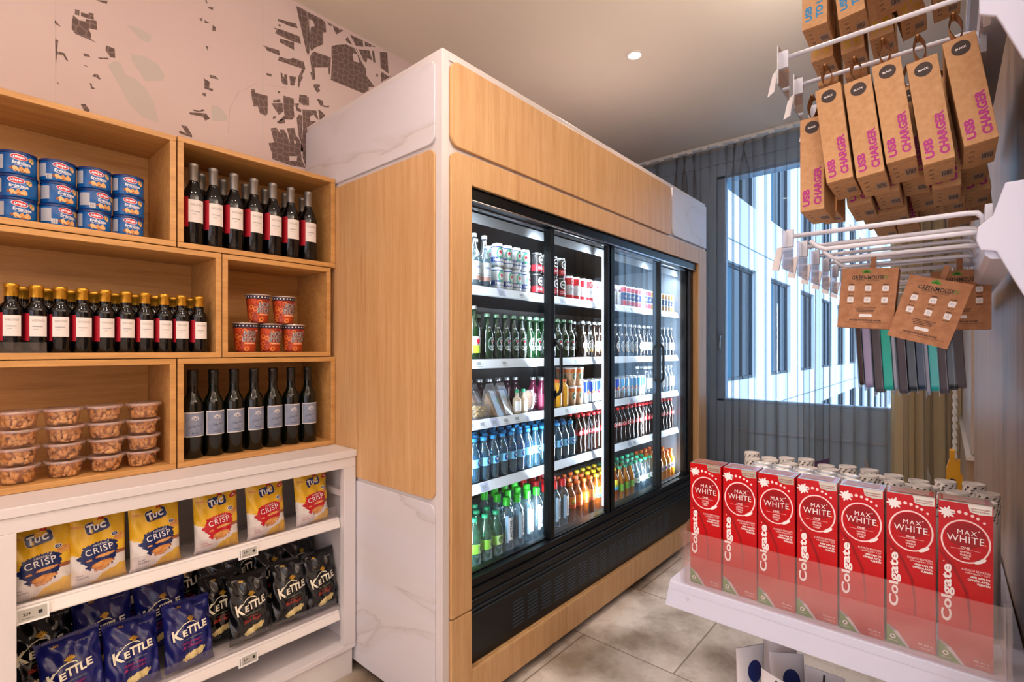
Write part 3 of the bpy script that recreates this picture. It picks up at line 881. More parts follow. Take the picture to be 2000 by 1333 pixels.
def mk_tub(seed):
    t = thing('cashew_tub', '', 'tub of nuts')
    R0, R1, Hh = .0345, .0435, .049
    m = MB(); m.lathe([(.0001, .001), (R0, .001), (R0 + .002, .003), (R1, Hh - .004)], tubm, 36, caps=False); m.build('tub', parent=t)
    m = MB(); m.lathe([(R1 + .001, Hh - .009), (R1 + .0045, Hh - .0075), (R1 + .005, Hh - .001), (R1 + .002, Hh + .001), (R1 - .003, Hh - .001), (.0001, Hh - .001)], lidm, 40, caps=False); m.build('lid', parent=t)
    rq = random.Random(seed)
    m = MB()
    for lv in range(5):
        z = .0090 + lv * .0078
        rr = R0 + (R1 - R0) * z / Hh - .0118
        n = 11
        for i in range(n):
            a = 2 * PI * (i + rq.uniform(-.3, .3)) / n
            cashew_mesh(m, (rr * math.cos(a), rr * math.sin(a), z + rq.uniform(-.002, .002)), (rq.uniform(-.6, .6) + PI / 2, rq.uniform(-3, 3), rq.uniform(0, 6)) if rq.random() < .7 else (rq.uniform(0, 6),) * 3, rq.uniform(.95, 1.12))
    for i in range(26):
        a = rq.uniform(0, 6.28); r_ = rq.uniform(0, .026)
        cashew_mesh(m, (r_ * math.cos(a), r_ * math.sin(a), .039), (rq.uniform(0, 6), rq.uniform(0, 6), rq.uniform(0, 6)), .85)
    m.lathe([(.0001, .004), (R0 - .012, .004), (R1 - .016, .036), (.0001, .036)], P('nut_core', '#c08442', .7), 16, caps=False)
    cl = []
    for (x, y, z) in m.v:
        z = min(max(z, .0025), Hh - .004); lim = R0 + (R1 - R0) * z / Hh - .0016; q = math.hypot(x, y)
        if q > lim: x, y = x * lim / q, y * lim / q
        cl.append((x, y, z))
    m.v = cl
    o = m.build('cashew_nut', parent=t); o['kind'] = 'stuff'
    return t
PTB = [Proto(lambda s=s: mk_tub(s)) for s in (1, 2, 3)]
ROW4 = ['bottom', 'second', 'third', 'top']
zb = BX['bl'][2] + T + .0005
for i, px in enumerate((35, 125, 207, 279)):
    X = shelfx(px, 1.985)
    for j in range(4):
        PTB[(i + j) % 3].put((X + rn.uniform(-.003, .003) - (.006 if (i == 2 and j == 3) or j == 3 and i == 1 else 0), 1.985, zb + j * .0512), (0, 0, rn.uniform(0, 6)),
                            'clear tub of cashews, %s in the %s' % (ROW4[j] + (' tub up' if 0 < j < 3 else ' tub'), STK[i]), 'cashew tubs in the oak box')

# ================================================================ white snack cabinet
YC = 1.765
cab = thing('snack_cabinet', 'white cabinet with two open shelves of crisps under the oak boxes', 'cabinet', (.3, YW, 0))
def cbox(name, x0, x1, y0, y1, z0, z1, mat=white_m, bev=.0015, par=None):
    m = MB(); m.box(x0 - .3, x1 - .3, y0 - YW, y1 - YW, z0, z1, mat)
    return m.build(name, parent=par or cab, bevel=bev, seg=2)
XL = -.50
cbox('countertop', XL, 1.0905, YC - .004, YW - .003, .858, .884, bev=.002)
cbox('top_rail', XL, 1.088, YC, YC + .03, .818, .858)
cbox('corner_post', 1.038, 1.088, YC, YC + .03, .125, .818)
cbox('corner_post', XL, .132, YC, YC + .03, .125, .818)
cbox('side_panel', 1.066, 1.088, YC + .03, YW - .003, .03, .858)
cbox('side_panel', XL, XL + .02, YC + .03, YW - .003, .03, .858)
cbox('back_panel', XL + .02, 1.066, YW - .02, YW - .004, .125, .858)
cbox('bottom_board', XL, 1.088, YC, YW - .02, .105, .125)
cbox('plinth', XL, 1.080, YC + .012, YC + .03, .0, .105, P('plinth_white', '#ded9d6', .4))
cbox('side_rail', 1.044, 1.066, YC + .035, YW - .03, .70, .725)
railm = P('shelf_rail_white', '#e8e0dc', .22, coat=.3)
TILT = math.radians(8)
eink = P('eink_screen', '#b3b0a8', .5); tagframe = P('tag_frame_white', '#efecea', .4)
def mk_tag(par, x, y, z, w=.062, h=.036, tilt=-.12):
    m = MB(); m.box(-w / 2, w / 2, -.006, 0, -h / 2, h / 2, tagframe); mp = flat(-.006)
    m.rect(-w / 2 + .010, w / 2 - .004, -h / 2 + .005, h / 2 - .005, eink, mp, 1)
    m.text('3,29', -.008, .001, .014, .009, black, mp, 2, bold=.03); m.rect(.014, .022, -.004, .005, black, mp, 2)
    m.rect(-.018, .005, -.009, -.0078, black, mp, 2)
    for i in range(8):
        m.rect(-w / 2 + .003, -w / 2 + .007, -h / 2 + .006 + i * .003, -h / 2 + .0075 + i * .003, black, mp, 2)
    return m.build('price_tag', parent=par, loc=(x, y, z), rot=(tilt, 0, 0))
def cab_shelf(z, depth, lb):
    sh = MB(); X0, X1 = XL + .022 - .3, 1.062 - .3
    sh.prism([(0.0, -.004), (0.0, .008), (depth, .008 - math.tan(TILT) * depth), (depth, -.004 - math.tan(TILT) * depth)], 'x', X0, X1, white_m)
    o = sh.build('shelf', parent=cab, loc=(0, YC + .034 - YW, z))
    m = MB(); m.prism([(.002, .010), (.010, .012), (.010, -.026), (-.008, -.026), (-.010, -.022)], 'x', X0, X1 - .026, railm); m.build('front_rail', parent=o, bevel=.0015)
    m = MB(); m.box(X0, X1 - .03, .011, .013, .008, .056, acrylic)
    for i in range(int((X1 - X0) / .005)):
        m.box(X0 + i * .005, X0 + i * .005 + .0012, .010, .011, .010, .038, acrylic)
    m.build('riser', parent=o)
    return o
s1 = cab_shelf(.608, .36, 'upper'); s2 = cab_shelf(.246, .36, 'lower')
mk_tag(s1, .693 - .3, -.008, -.016); mk_tag(s1, .160 - .3, -.008, -.012, w=.070, h=.040); mk_tag(s2, .693 - .3, -.008, -.016)

# ---------------------------------------------------------------- crisp bags
def bag(m, W, Hh, D, paint, nu=70, nv=96, crimp=.06, wrk=.004, seed=1, gus=0.0, topw=1.0):
    """pillow bag standing at the origin, front to -Y; paint(u, v) -> material, u -1..1, v 0..1"""
    rq = random.Random(seed)
    ph = [rq.uniform(0, 6) for _ in range(8)]
    def surf(u, v):
        cu = min(1, max(0, (v - crimp * .5) / (1 - crimp)))
        prof = max(0, math.sin(PI * min(1, max(0, cu)) ** (.62 if gus else .9))) ** (.45)
        side = max(0.0, 1 - abs(u) ** 3.2) ** .6
        th = D / 2 * prof * side
        wv = wrk * (math.sin(9 * u + 6 * v + ph[0]) * math.sin(13 * v + ph[1]) + .6 * math.sin(17 * u * (1.2 - v) + ph[2]) * math.cos(5 * v + ph[3])) * (.35 + .65 * max(abs(v - .5) * 2, abs(u)))
        wid = W / 2 * (1 - .05 * prof) * (1 + (topw - 1) * v)
        return wid * u, th + (wv if th > .002 else 0), v * Hh
    vs = []; fs = []
    for j in range(nv + 1):
        for i in range(nu + 1):
            x, y, z = surf(-1 + 2 * i / nu, j / nv)
            vs.append((x, -y, z))
    o = len(m.v); m.v += vs
    for j in range(nv):
        for i in range(nu):
            a = o + j * (nu + 1) + i
            m.f.append((a, a + 1, a + nu + 2, a + nu + 1)); m.s.append(True)
            m.m.append(m.mi(paint(-1 + 2 * (i + .5) / nu, (j + .5) / nv)))
    vs = []; nb = 16
    for j in range(nb + 1):
        for i in range(nb + 1):
            x, y, z = surf(-1 + 2 * i / nb, j / nb)
            vs.append((x, y, z))
    m.add(vs, [(j * (nb + 1) + i, (j + 1) * (nb + 1) + i, (j + 1) * (nb + 1) + i + 1, j * (nb + 1) + i + 1) for j in range(nb) for i in range(nb)], paint(9, 9), True)
    def mp(x, z, k):
        u = max(-1, min(1, x / (W / 2))); v = max(0, min(1, z / Hh))
        a, y, c = surf(u, v)
        return (x, -y - .0007 * k, z)
    return mp
yel = noisy('bag_yellow', '#d9a414', '#eec235', 9, rough=.32, lo=.3, hi=.7); bagw = P('bag_white', '#e6dfda', .35); navy = P('bag_navy', '#14275f', .32); bred = P('bag_red', '#c01225', .32)
crk = noisy('cracker', '#c97f3a', '#eab36c', 60, rough=.45); crk2 = P('cracker_edge', '#b0622a', .5); tealm = P('badge_teal', '#1c5f86', .35)
def mk_tuc(blob, flavour, seed):
    W, Hh, D = .136, .205, .058
    def ns(a):
        return math.sin(a * 23.1) * .5 + math.sin(a * 51.7) * .3 + math.sin(a * 97) * .2
    def paint(u, v):
        if u > 1.5:
            return yel
        # crackers at the side
        if ((u - .78) / .26) ** 2 + ((v - .555 - .12 * u * .2) / .045) ** 2 < 1 and (u > .62 or v > .53): return crk
        if ((u + .72) / .2) ** 2 + ((v - .80 + .04 * (u + .72)) / .018) ** 2 < 1: return P('cracker_shadow_print', '#d99445', .4)
        # central crackers
        for (cu, cv, ru, rv) in ((.12, .255, .40, .045), (.10, .21, .26, .035), (.22, .37, .36, .022), (-.33, .33, .10, .014), (.02, .19, .18, .02)):
            q = ((u - cu) / ru) ** 2 + ((v - cv - .05 * (u - cu)) / rv) ** 2
            if q < 1 + .25 * ns(u * 3 + cv * 9): return crk if q < .8 else crk2
        if ((u - .82) / .22) ** 2 + ((v - .37) / .028) ** 2 < 1: return P('nut_brown_print', '#9a5a35', .4)
        # painted blob
        a = (u - .02); bb = (v - .405 - .05 * u)
        if abs(a + .28 * bb) < .70 - .9 * abs(bb) ** 1.3 * 3 + .09 * ns(v * 1.7) and -.19 + .03 * ns(u) < bb < .155 - .08 * abs(a) ** 2 + .012 * ns(u * 2): return blob
        if v < .10 + .16 * (u - .1) + .04 * ns(u * .2) and u > -.25: return yel
        if v < .46 - .13 * (u + 1) ** .8 + .01 * ns(u) or (u > .45 and v < .40 - .1 * (u - .45)): return bagw
        return yel
    t = thing('cracker_bag', '', 'cracker bag')
    m = MB(); mp = bag(m, W, Hh, D, paint, 84, 116, crimp=.05, wrk=.003, seed=seed, gus=1)
    # badge
    def badge(s, mat, k):
        pts = [(x * s, z * s) for x, z in rrect(-.026, .026, -.015, .015, .008)]
        c, sn = math.cos(.2), math.sin(.2)
        m.shape([(x * c - z * sn - .001, x * sn + z * c + .158) for x, z in pts], mat, mp, k)
    badge(1.12, P('badge_outline', '#e6c77a', .4), 1); badge(1.04, navy, 2)
    m.shape([(-.002, .174), (.004, .184), (.008, .179), (.013, .185), (.014, .176)], bred, mp, 1)
    m.text('T', -.0165, .1555, .016, .021, white, mp, 4, rot=.2, bold=.05, shear=.15)
    m.text('U', -.0035, .1555, .013, .015, white, mp, 4, rot=.2, bold=.05, shear=.15)
    m.text('C', .0115, .160, .015, .017, white, mp, 4, rot=.2, bold=.05, shear=.15)
    m.text(flavour, .006, .1085, .036, .0055, white, mp, 3, rot=.13, bold=0, shear=.2)
    m.text('CRISP', .001, .094, .063, .0175, white, mp, 4, rot=.16, bold=.006, space=1.15)
    m.oval(.037, .129, .0085, .0065, white, mp, 2, 14); m.oval(.037, .129, .007, .005, navy, mp, 3, 14); m.oval(.037, .129, .004, .003, white, mp, 4, 8, ring=.35)
    m.text('EXTRA', -.042, .031, .016, .004, blob, mp, 2, rot=.1, bold=0); m.text('KNUSPRIG', -.036, .024, .026, .004, blob, mp, 2, rot=.1, bold=0)
    if blob is bred:
        m.oval(.050, .171, .013, .007, bred, mp, 2, 14, rot=.5); m.text('NEU', .050, .171, .013, .005, white, mp, 3, rot=.5)
    m.build('pouch', parent=t)
    # the crimped foot and head seams
    s_ = MB()
    for k in range(22):
        s_.box(-.06 + k * .0055, -.0575 + k * .0055, -.0012, .0012, Hh - .008, Hh + .004, yel)
    s_.build('top_seam', parent=t)
    return t
TB = Proto(lambda: mk_tuc(navy, 'MEERSALZ', 2)); TR = Proto(lambda: mk_tuc(bred, 'PAPRIKA', 3))
tb = [(77, 0, -.04, 'dark-shadowed sea salt cracker bag nearest the wide post'), (191, 0, -.02, 'sea salt cracker bag between the other two blue-printed bags'), (305, 0, .05, 'sea salt cracker bag beside the gap in the row'),
      (424, 1, -.05, 'paprika cracker bag beside the gap in the row'), (521, 1, .03, 'paprika cracker bag between the other two red-printed bags'), (611, 1, .06, 'paprika cracker bag leaning toward the marble fridge side')]
for i, (px, k, rz, lb) in enumerate(tb):
    Y = YC + .082
    (TR if k else TB).put((onY(px, 1090, Y)[0], Y, .6115), (math.radians(-7), 0, rz), lb, 'cracker bags on the upper cabinet shelf')

kblack = P('crisp_black', '#0c0b0d', .22, coat=.3); kblue = noisy('crisp_blue', '#10124a', '#1b2072', 5, rough=.25); cream = P('print_cream', '#e9dfc6', .45); gold = P('print_gold', '#c99a35', .3, metal=.5)
krange = P('script_red', '#c03a1c', .45); kmag = P('script_magenta', '#b01a5e', .45); chip = noisy('chip_print', '#c8ad68', '#e4d39a', 50, rough=.5)
def mk_kettle(base, sub, sl, seed):
    W, Hh, D = .150, .225, .062
    def paint(u, v):
        if u > 1.5: return base
        if ((u - .12) / .5) ** 2 + ((v - .17 - .10 * (u - .12)) / .055) ** 2 < 1 + .2 * math.sin(u * 20) + .15 * math.sin(u * 47): return chip
        return base
    t = thing('crisp_bag', '', 'crisp bag')
    m = MB(); mp = bag(m, W, Hh, D, paint, 60, 84, crimp=.08, wrk=.0065, seed=seed)
    for s, x, z, w, h in (('K', -.042, .112, .026, .036), ('E', -.020, .112, .017, .021), ('T', -.003, .119, .017, .027), ('T', .012, .121, .016, .027), ('L', .0265, .124, .014, .025), ('E', .042, .128, .016, .024)):
        m.text(s, x, z, w, h, cream, mp, 5, rot=.12, bold=.035, shear=.05)
    arc = [(-.034, .129), (-.022, .141), (-.006, .1465), (.010, .145), (.017, .139)]
    for i in range(4):
        (x0, z0), (x1, z1) = arc[i], arc[i + 1]
        m.shape([(x0, z0 - .0012), (x1, z1 - .0016), (x1, z1 + .0018), (x0, z0 + .0014)], cream, mp, 5)
    for k in range(7):
        an = PI * (.12 + .76 * k / 6)
        m.oval(-.0 + .009 * math.cos(an), .152 + .010 * math.sin(an), .0055, .0018, gold, mp, 5, 8, rot=an)
    m.oval(0, .152, .006, .004, gold, mp, 6, 10)
    m.text('HAND COOKED POTATO CHIPS', .004, .0935, .056, .0035, P('sub_green', '#8d9a76', .5), mp, 5, rot=.12, bold=0)
    if base is kblack:
        m.text('SEA SALT & CRUSHED', .002, .083, .042, .004, sl, mp, 5, rot=.12, bold=0)
        m.text(sub, .002, .071, .066, .015, sl, mp, 5, rot=.12, bold=.0, shear=.35)
    else:
        for i, s in enumerate(sub.split('|')):
            m.text(s, .0, .080 - i * .012, .058, .010, sl, mp, 5, rot=.12, bold=0, shear=.35)
    m.text('CHIPS', .035, Hh - .028, .03, .005, P('silver_ink', '#8c8a93', .4), mp, 5, bold=0)
    for k in range(5):
        m.oval(-.035 + k * .003, Hh - .022 + .003 * (k % 2), .004, .0012, gold, mp, 5, 8, rot=.3 + k)
    m.build('pouch', parent=t)
    s_ = MB()
    for k in range(26):
        s_.box(-.0735 + k * .0057, -.071 + k * .0057, -.001, .001, Hh - .012, Hh + .003, base)
    s_.build('top_seam', parent=t)
    return t
KB = Proto(lambda: mk_kettle(kblack, 'Black Pepper', krange, 4)); KU = Proto(lambda: mk_kettle(kblue, 'Balsamic Vinegar|& Onion', kmag, 6))
# px, py of the bag foot, distance, kind, lean, roll, turn, lift
zs = .256
kb = [
    (262, .068, KU, -26, .05, .02, .0, 'deep blue crisp bag in front, its logo nearest the photo bottom'),
    (372, .072, KU, -22, .06, .05, .0, 'deep blue crisp bag in front, beside the black bags'),
    (490, .085, KB, -12, .02, .02, .0, 'black pepper crisp bag in front with its whole logo showing'),
    (569, .088, KB, -14, .05, -.03, -.01, 'black pepper crisp bag between the two other front black bags'),
    (631, .086, KB, -12, .0, .03, .0, 'black pepper crisp bag in front against the cabinet post'),
    (150, .090, KU, -16, -.1, -.1, .0, 'blue crisp bag lying back beside the wide post, gold seal up'),
    (425, .150, KB, -12, .12, .15, .0, 'black crisp bag half hidden, only its initial letter showing'),
]
for px, dy, pr, lean, roll, turn, up, lb in kb:
    Y = YC + dy
    o_ = pr.put((onY(px, 1250, Y)[0], Y, zs + .076 * abs(math.sin(roll)) + .001), (math.radians(lean), roll, turn), lb, 'crisp bags on the lower cabinet shelf')
    if pr is KU: o_.scale = (.94, .94, .90)
    else: o_.scale = (.90, .95, 1) if px > 600 else (.94, .95, 1)
rq = random.Random(11)
back = [(80, .19, KB), (205, .19, KU), (320, .19, KU), (440, .215, KB), (535, .205, KB), (625, .205, KB),
        (110, .27, KB), (240, .27, KU), (360, .27, KB), (480, .27, KB), (590, .27, KB)]
cn = {}
for i, (px, dy, pr) in enumerate(back):
    Y = YC + dy
    key = (dy, pr is KB); cn[key] = cn.get(key, -1) + 1
    lean = -12 if dy < .22 else -4
    pr.put((min(onY(px, 1250, Y)[0], .965 if dy < .22 else .965), Y, zs + (.045 if dy < .22 else .075)), (math.radians(lean + rq.uniform(-5, 5)), rq.uniform(-.08, .08), rq.uniform(-.1, .1)),
           '%s crisp bag in the %s row, %s from the left' % ('black' if pr is KB else 'deep blue', 'middle' if dy < .22 else 'rear', NTH[cn[key]]), 'crisp bags on the lower cabinet shelf').scale = (1, 1, 1)
# ================================================================ fridge surround: white body with oak and marble panels
FY0 = 1.258
HX0, HX1 = 1.100, 3.485
HT = 2.283
hs = thing('fridge_surround', 'tall white cabinet with oak and marble panels built around the drinks fridge', 'cabinet', (HX0, FY0, 0))
def hpart(name, mb, **k):
    mb.v = [(x - HX0, y - FY0, z) for x, y, z in mb.v]
    return mb.build(name, parent=hs, **k)
seamm = P('seam_dark', '#8c7f78', .6)
# body: two sides, top, and the white face strips
m = MB()
m.box(HX0, HX0 + .03, FY0 + .004, YW - .004, .04, HT, white_m); m.box(HX1 - .03, HX1, FY0 + .004, YW - .004, .04, HT, white_m)
m.box(HX0 + .03, HX1 - .03, FY0 + .004, YW - .004, HT - .03, HT, white_m)
m.box(HX0 + .03, HX1 - .03, FY0 + .008, FY0 + .03, 1.86, HT - .03, white_m)
m.box(HX0 + .03, 1.205, FY0 + .008, FY0 + .03, .04, 1.86, white_m); m.box(3.365, HX1 - .03, FY0 + .008, FY0 + .03, .04, 1.86, white_m)
m.box(1.205, 3.365, FY0 + .008, FY0 + .03, .04, .14, white_m)
hpart('body', m, bevel=.002)
# front panels
OV = oak_v
def fpanel(name, x0, x1, z0, z1, mat, r=.03, c=(1, 1, 1, 1), t=.010):
    m = MB(); m.prism(rrect(x0, x1, z0, z1, r, c), 'y', FY0 - t + .004, FY0 + .0078, mat)
    return hpart(name, m, bevel=.002)
fpanel('top_panel', 1.132, 2.905, 1.968, 2.255, oak_v, .035)
fpanel('marble_panel', 2.922, HX1 - .002, 1.975, 2.262, marble_m, .03, (1, 0, 0, 0))
# frame round the opening
OX0, OX1, OZ0, OZ1 = 1.228, 3.343, .157, 1.853
fpanel('frame_post', 1.132, OX0, .372, 1.950, oak_v, .03, (0, 0, 0, 1))
fpanel('frame_foot', 1.132, OX0, .038, .366, oak_v, .02, (0, 0, 0, 0))
fpanel('frame_post', OX1, HX1 - .002, .038, 1.958, oak_v, .02, (0, 0, 0, 0))
fpanel('frame_header', OX0 + .0015, OX1, OZ1, 1.955, oak_v, .02, (0, 0, 0, 0))
fpanel('frame_sill', OX0 + .0015, OX1, .038, OZ0, oak_v, .02, (0, 0, 0, 0))
m = MB()
m.box(OX0 - .012, OX0, FY0 + .008, FY0 + .075, OZ0, OZ1, oak_v); m.box(OX1, OX1 + .012, FY0 + .008, FY0 + .06, OZ0, OZ1, oak_v)
m.box(OX0, OX1, FY0 + .008, FY0 + .05, OZ0 - .012, OZ0, oak_v)
hpart('opening_lining', m)
# side panels (face to -X)
def spanel(name, y0, y1, z0, z1, mat, r=.03, c=(1, 1, 1, 1)):
    m = MB(); m.prism(rrect(y0, y1, z0, z1, r, c), 'x', HX0 - .008, HX0 - .0002, mat)
    return hpart(name, m, bevel=.002)
spanel('marble_panel', 1.294, YW - .006, 1.972, 2.255, marble_m, .03, (1, 0, 0, 1))
spanel('side_oak_panel', 1.294, YW - .006, .772, 1.955, oak_v, .03, (1, 0, 0, 1))
spanel('marble_panel', 1.294, YW - .006, .042, .758, marble_m, .03, (0, 0, 0, 1))
m = MB(); m.box(HX0 + .03, HX1 - .03, FY0 + .05, YW - .02, 0, .04, black_m); hpart('recessed_base', m)

# ================================================================ the drinks fridge
fr_ = thing('drinks_fridge', 'black wall-length drinks fridge with four sliding glass doors', 'fridge', (2.28, 1.5, 0))
def fpart(name, mb, par=None, **k):
    mb.v = [(x - 2.28, y - 1.5, z) for x, y, z in mb.v]
    return mb.build(name, parent=par or fr_, **k)
GX0, GX1 = OX0 + .002, OX1 - .002
m = MB()
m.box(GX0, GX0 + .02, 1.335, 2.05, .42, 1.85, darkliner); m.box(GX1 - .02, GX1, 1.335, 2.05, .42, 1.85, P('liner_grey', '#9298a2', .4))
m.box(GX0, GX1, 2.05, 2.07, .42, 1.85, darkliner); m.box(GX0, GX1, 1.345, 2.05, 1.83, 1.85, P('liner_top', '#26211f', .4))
m.box(GX0, GX1, 1.335, 2.05, .395, .42, P('deck_grey', '#c7cbd6', .4))
fpart('liner', m)
m = MB()
m.box(GX0, GX1, 1.268, 1.345, 1.803, OZ1 - .002, black_m)
m.box(GX0, GX0 + .014, 1.335, 1.362, .42, 1.81, black_m); m.box(3.262, GX1, 1.290, 1.345, .42, 1.81, blackm2)
m.box(GX0, GX1, 1.270, 1.345, .432, .462, blackm2)
m.tube([(GX0, 1.266, 1.806), (GX1, 1.266, 1.806)], .004, chrome)
fpart('frame', m, bevel=.002)
# kick panel with ridges and louvres
m = MB()
m.prism([(1.262, .432), (1.262, .405), (1.275, .395), (1.275, .160), (1.345, .160), (1.345, .432)], 'x', GX0, GX1, black_m)
for z in (.418, .385, .352, .335):
    m.box(GX0, GX1, 1.270, 1.276, z, z + .004, P('kick_ridge', '#34414f', .25))
fpart('kick_panel', m, bevel=.002)
m = MB()
lv = P('louvre_steel', '#2c3d50', .3)
for i in range(16):
    x = 1.47 + i * .092
    for j in range(8):
        z = .196 + j * .0135
        m.box(x, x + .066, 1.2735, 1.276, z, z + .0045, lv)
fpart('louvre', m)
# doors
def door(x0, x1, y, sl, sr, hx=None, lb=None):
    gz0, gz1 = .462, 1.803
    m = MB(); m.box(x0 + .004, x1 - .004, y, y + .004, gz0, gz1, glass_door)
    d = fpart('door', m)
    m = MB()
    if sl: m.box(x0, x0 + sl, y - .012, y + .012, gz0 - .012, gz1 + .004, blackm2)
    if sr: m.box(x1 - sr, x1, y - .012, y + .012, gz0 - .012, gz1 + .004, blackm2)
    m.box(x0, x1, y - .010, y + .010, gz0 - .014, gz0 + .006, blackm2)
    m.box(x0, x1, y - .010, y + .010, gz1 - .006, gz1 + .006, chrome)
    fpart('door_frame', m, d, bevel=.002)
    if hx:
        m = MB()
        a, b_ = 1.313, 1.082
        m.tube([(hx, y - .01, a), (hx, y - .035, a - .006), (hx, y - .048, a - .022), (hx, y - .05, a - .04), (hx, y - .05, b_ + .04), (hx, y - .048, b_ + .022), (hx, y - .035, b_ + .006), (hx, y - .01, b_)], .0075, black_m, seg=10)
        m.box(hx - .012, hx + .012, y - .018, y - .010, a - .02, a + .014, black_m); m.box(hx - .012, hx + .012, y - .018, y - .010, b_ - .014, b_ + .02, black_m)
        fpart('handle', m, d)
    return d
door(GX0, 1.755, 1.312, 0, .022)
door(1.725, 2.235, 1.290, .026, .035, 1.745)
door(2.215, 2.820, 1.290, .052, .018)
door(2.800, 3.270, 1.312, .024, .02, 2.812)
door_y = 1.29
# light canopy
ledm = P('led_strip', '#ffffff', .4, emit='#eaf2ff', est=1.4)
m = MB(); m.prism([(1.385, 1.772), (1.385, 1.812), (1.43, 1.828), (1.43, 1.812)], 'x', GX0 + .02, GX1 - .02, P('canopy_white', '#eef1f8', .35)); fpart('light_canopy', m)
for x in (GX0 + .017, 2.262, 3.300):
    m = MB(); m.box(x, x + .008, 1.338, 1.35, .47, 1.79, ledm); fpart('led_strip', m)
for x, ry, pw in ((GX0 + .03, -.75, 9), (1.74, -.3, 6.5), (2.19, .65, 6.5), (2.27, -.75, 9), (2.82, 0, 7), (3.29, .8, 10)):
    o = light('fridge_led', 'AREA', (x, 1.352, 1.12), pw, (.86, .92, 1.0), shape='RECTANGLE', size=.012, size_y=1.28)
    o.data.spread = math.radians(170)
    o.rotation_euler = (PI / 2, 0, ry)   # shines towards +Y, into the fridge
o = light('fridge_led', 'AREA', (2.29, 1.40, 1.765), 9, (.9, .94, 1.0), shape='RECTANGLE', size=2.0, size_y=.02); o.rotation_euler = (.5, 0, 0)
# shelves
SZ = [1.528, 1.238, 1.000, .750]
railw = P('fridge_rail_white', '#e9ecf6', .3); railb = P('fridge_rail_violet', '#b9bfe0', .3); shelfm = P('fridge_shelf', '#3a3c42', .4)
ticket = P('ticket_paper', '#e6e9ee', .5); ticketg = P('ticket_grey', '#9fa6b2', .5)
SHL = []
for n_, z in enumerate(SZ):
    m = MB(); m.box(GX0 + .022, GX1 - .022, 1.388, 1.98, z - .012, z, shelfm); s_ = fpart('shelf', m)
    m = MB(); m.prism([(1.372, z - .032), (1.388, z + .003), (1.391, z + .003), (1.391, z - .034)], 'x', GX0 + .022, GX1 - .022, railw)
    r_ = fpart('price_rail', m, s_)
    xs_ = {0: [1.50, 1.63, 1.72, 1.93, 2.08, 2.28, 2.42, 2.62, 2.78, 3.0, 3.15], 1: [1.26, 1.37, 1.52, 2.05, 2.17, 2.35, 3.3], 2: [1.27, 1.33, 1.39, 1.46, 1.53, 1.60, 1.68, 1.97, 2.06, 2.12, 2.30, 2.36, 2.62, 2.8, 3.1], 3: [1.40, 2.08, 2.16, 2.60, 2.66, 2.9, 3.15]}[n_]
    for i, x in enumerate(xs_):
        w_ = .045
        m = MB()
        def q(u, v, k, x=x, z=z):
            return (x + u, 1.3725 + (v + .032) / .035 * .016 - .0006 * k, z + v)
        m.rect(0, w_, -.030, .001, ticket if i % 3 else railb, q, 1); m.rect(.008, .032, -.020, -.008, ticketg, q, 2); m.rect(.006, .036, -.026, -.024, ticketg, q, 2)
        fpart('ticket', m, s_)
m = MB(); m.box(GX0 + .02, GX1 - .02, 1.362, 1.375, .420, .442, P('deck_lip', '#9aa0b0', .35)); dk = fpart('deck_lip', m)
for x in (1.42, 1.68, 1.95, 2.4, 2.75, 3.0):
    m = MB(); m.box(x, x + .06, 1.358, 1.362, .418, .440, ticket); fpart('ticket', m, dk)
m = MB(); m.tube([(1.86 + .018 * math.cos(t_ * .3), 1.352, .458 + .006 * math.sin(t_ * .3)) for t_ in range(21)], .003, black_m, seg=6); fpart('latch_ring', m, dk)

# ---------------------------------------------------------------- drinks
pet = clear('pet_clear', '#dfeef2', refl=.16, rough=.06, dens=.06, dcol='#dfeaf0', edge=.45)
petb = clear('pet_blue', '#86c4dc', refl=.20, rough=.05, dens=.10, dcol='#7fc3e0', edge=.5)
petg = clear('pet_green', '#7fcfb4', refl=.18, rough=.05, dens=.10, dcol='#7fd8b8', edge=.5)
glc = clear('clear_glass', '#e8eff2', refl=.2, rough=.03, dens=.06, dcol='#dfe8ee', edge=.5)
watm = clear('water_in_bottle', '#b9dbe4', refl=.05, rough=.05, dens=.12, dcol='#a9cfdf')
def Pc(n, c, r=.12, **k): return P(n, c, r, coat=.6, **k)
cola = Pc('cola', '#1c0b07'); tea = Pc('iced_tea', '#8a4310'); teay = Pc('light_tea', '#b9741c'); orange = Pc('orange_soda', '#f09a1a'); oj = Pc('orange_juice', '#f6b02c', .3)
beerg = Pc('beer_green_glass', '#0c2a12'); beerb = Pc('beer_brown_glass', '#1d100a'); alum = P('can_silver', '#cfd3d8', .3, metal=.8); canw = P('can_white', '#e8ebf2', .28, metal=.1)
cblue = P('cap_blue', '#2f8fd0', .35); cblue2 = P('water_label_blue', '#7cc3ea', .4); cgreen = P('cap_bright_green', '#35c22f', .35); cgreen2 = P('cap_teal_green', '#2fa878', .35); cred = P('cap_red', '#e0252a', .35); corange = P('cap_orange', '#f0702a', .35)
cyel = P('cap_yellow', '#f0d326', .35); cwhite = P('cap_white', '#eef0f4', .35); canblack = P('can_black', '#1b1718', .28); royal = P('can_royal_blue', '#2340b0', .25, metal=.3); sky = P('can_sky_blue', '#3aa0e6', .25, metal=.3)
pinkr = P('can_pink_red', '#e45a6a', .3); lime = P('label_lime', '#b5d435', .4); bandbrown = P('carton_brown', '#caa07c', .5)
HREF = {'tonic_bottle': .245, 'cider_bottle': .232, 'beer_bottle': .205, 'juice_bottle': .172, 'soda_bottle': .195, 'cola_bottle': .222,
        'sparkling_water_bottle': .215, 'sport_bottle': .262, 'iced_tea_bottle': .225, 'apple_soda_bottle': .215, 'lemon_soda_bottle': .215, 'orange_soda_bottle': .215}
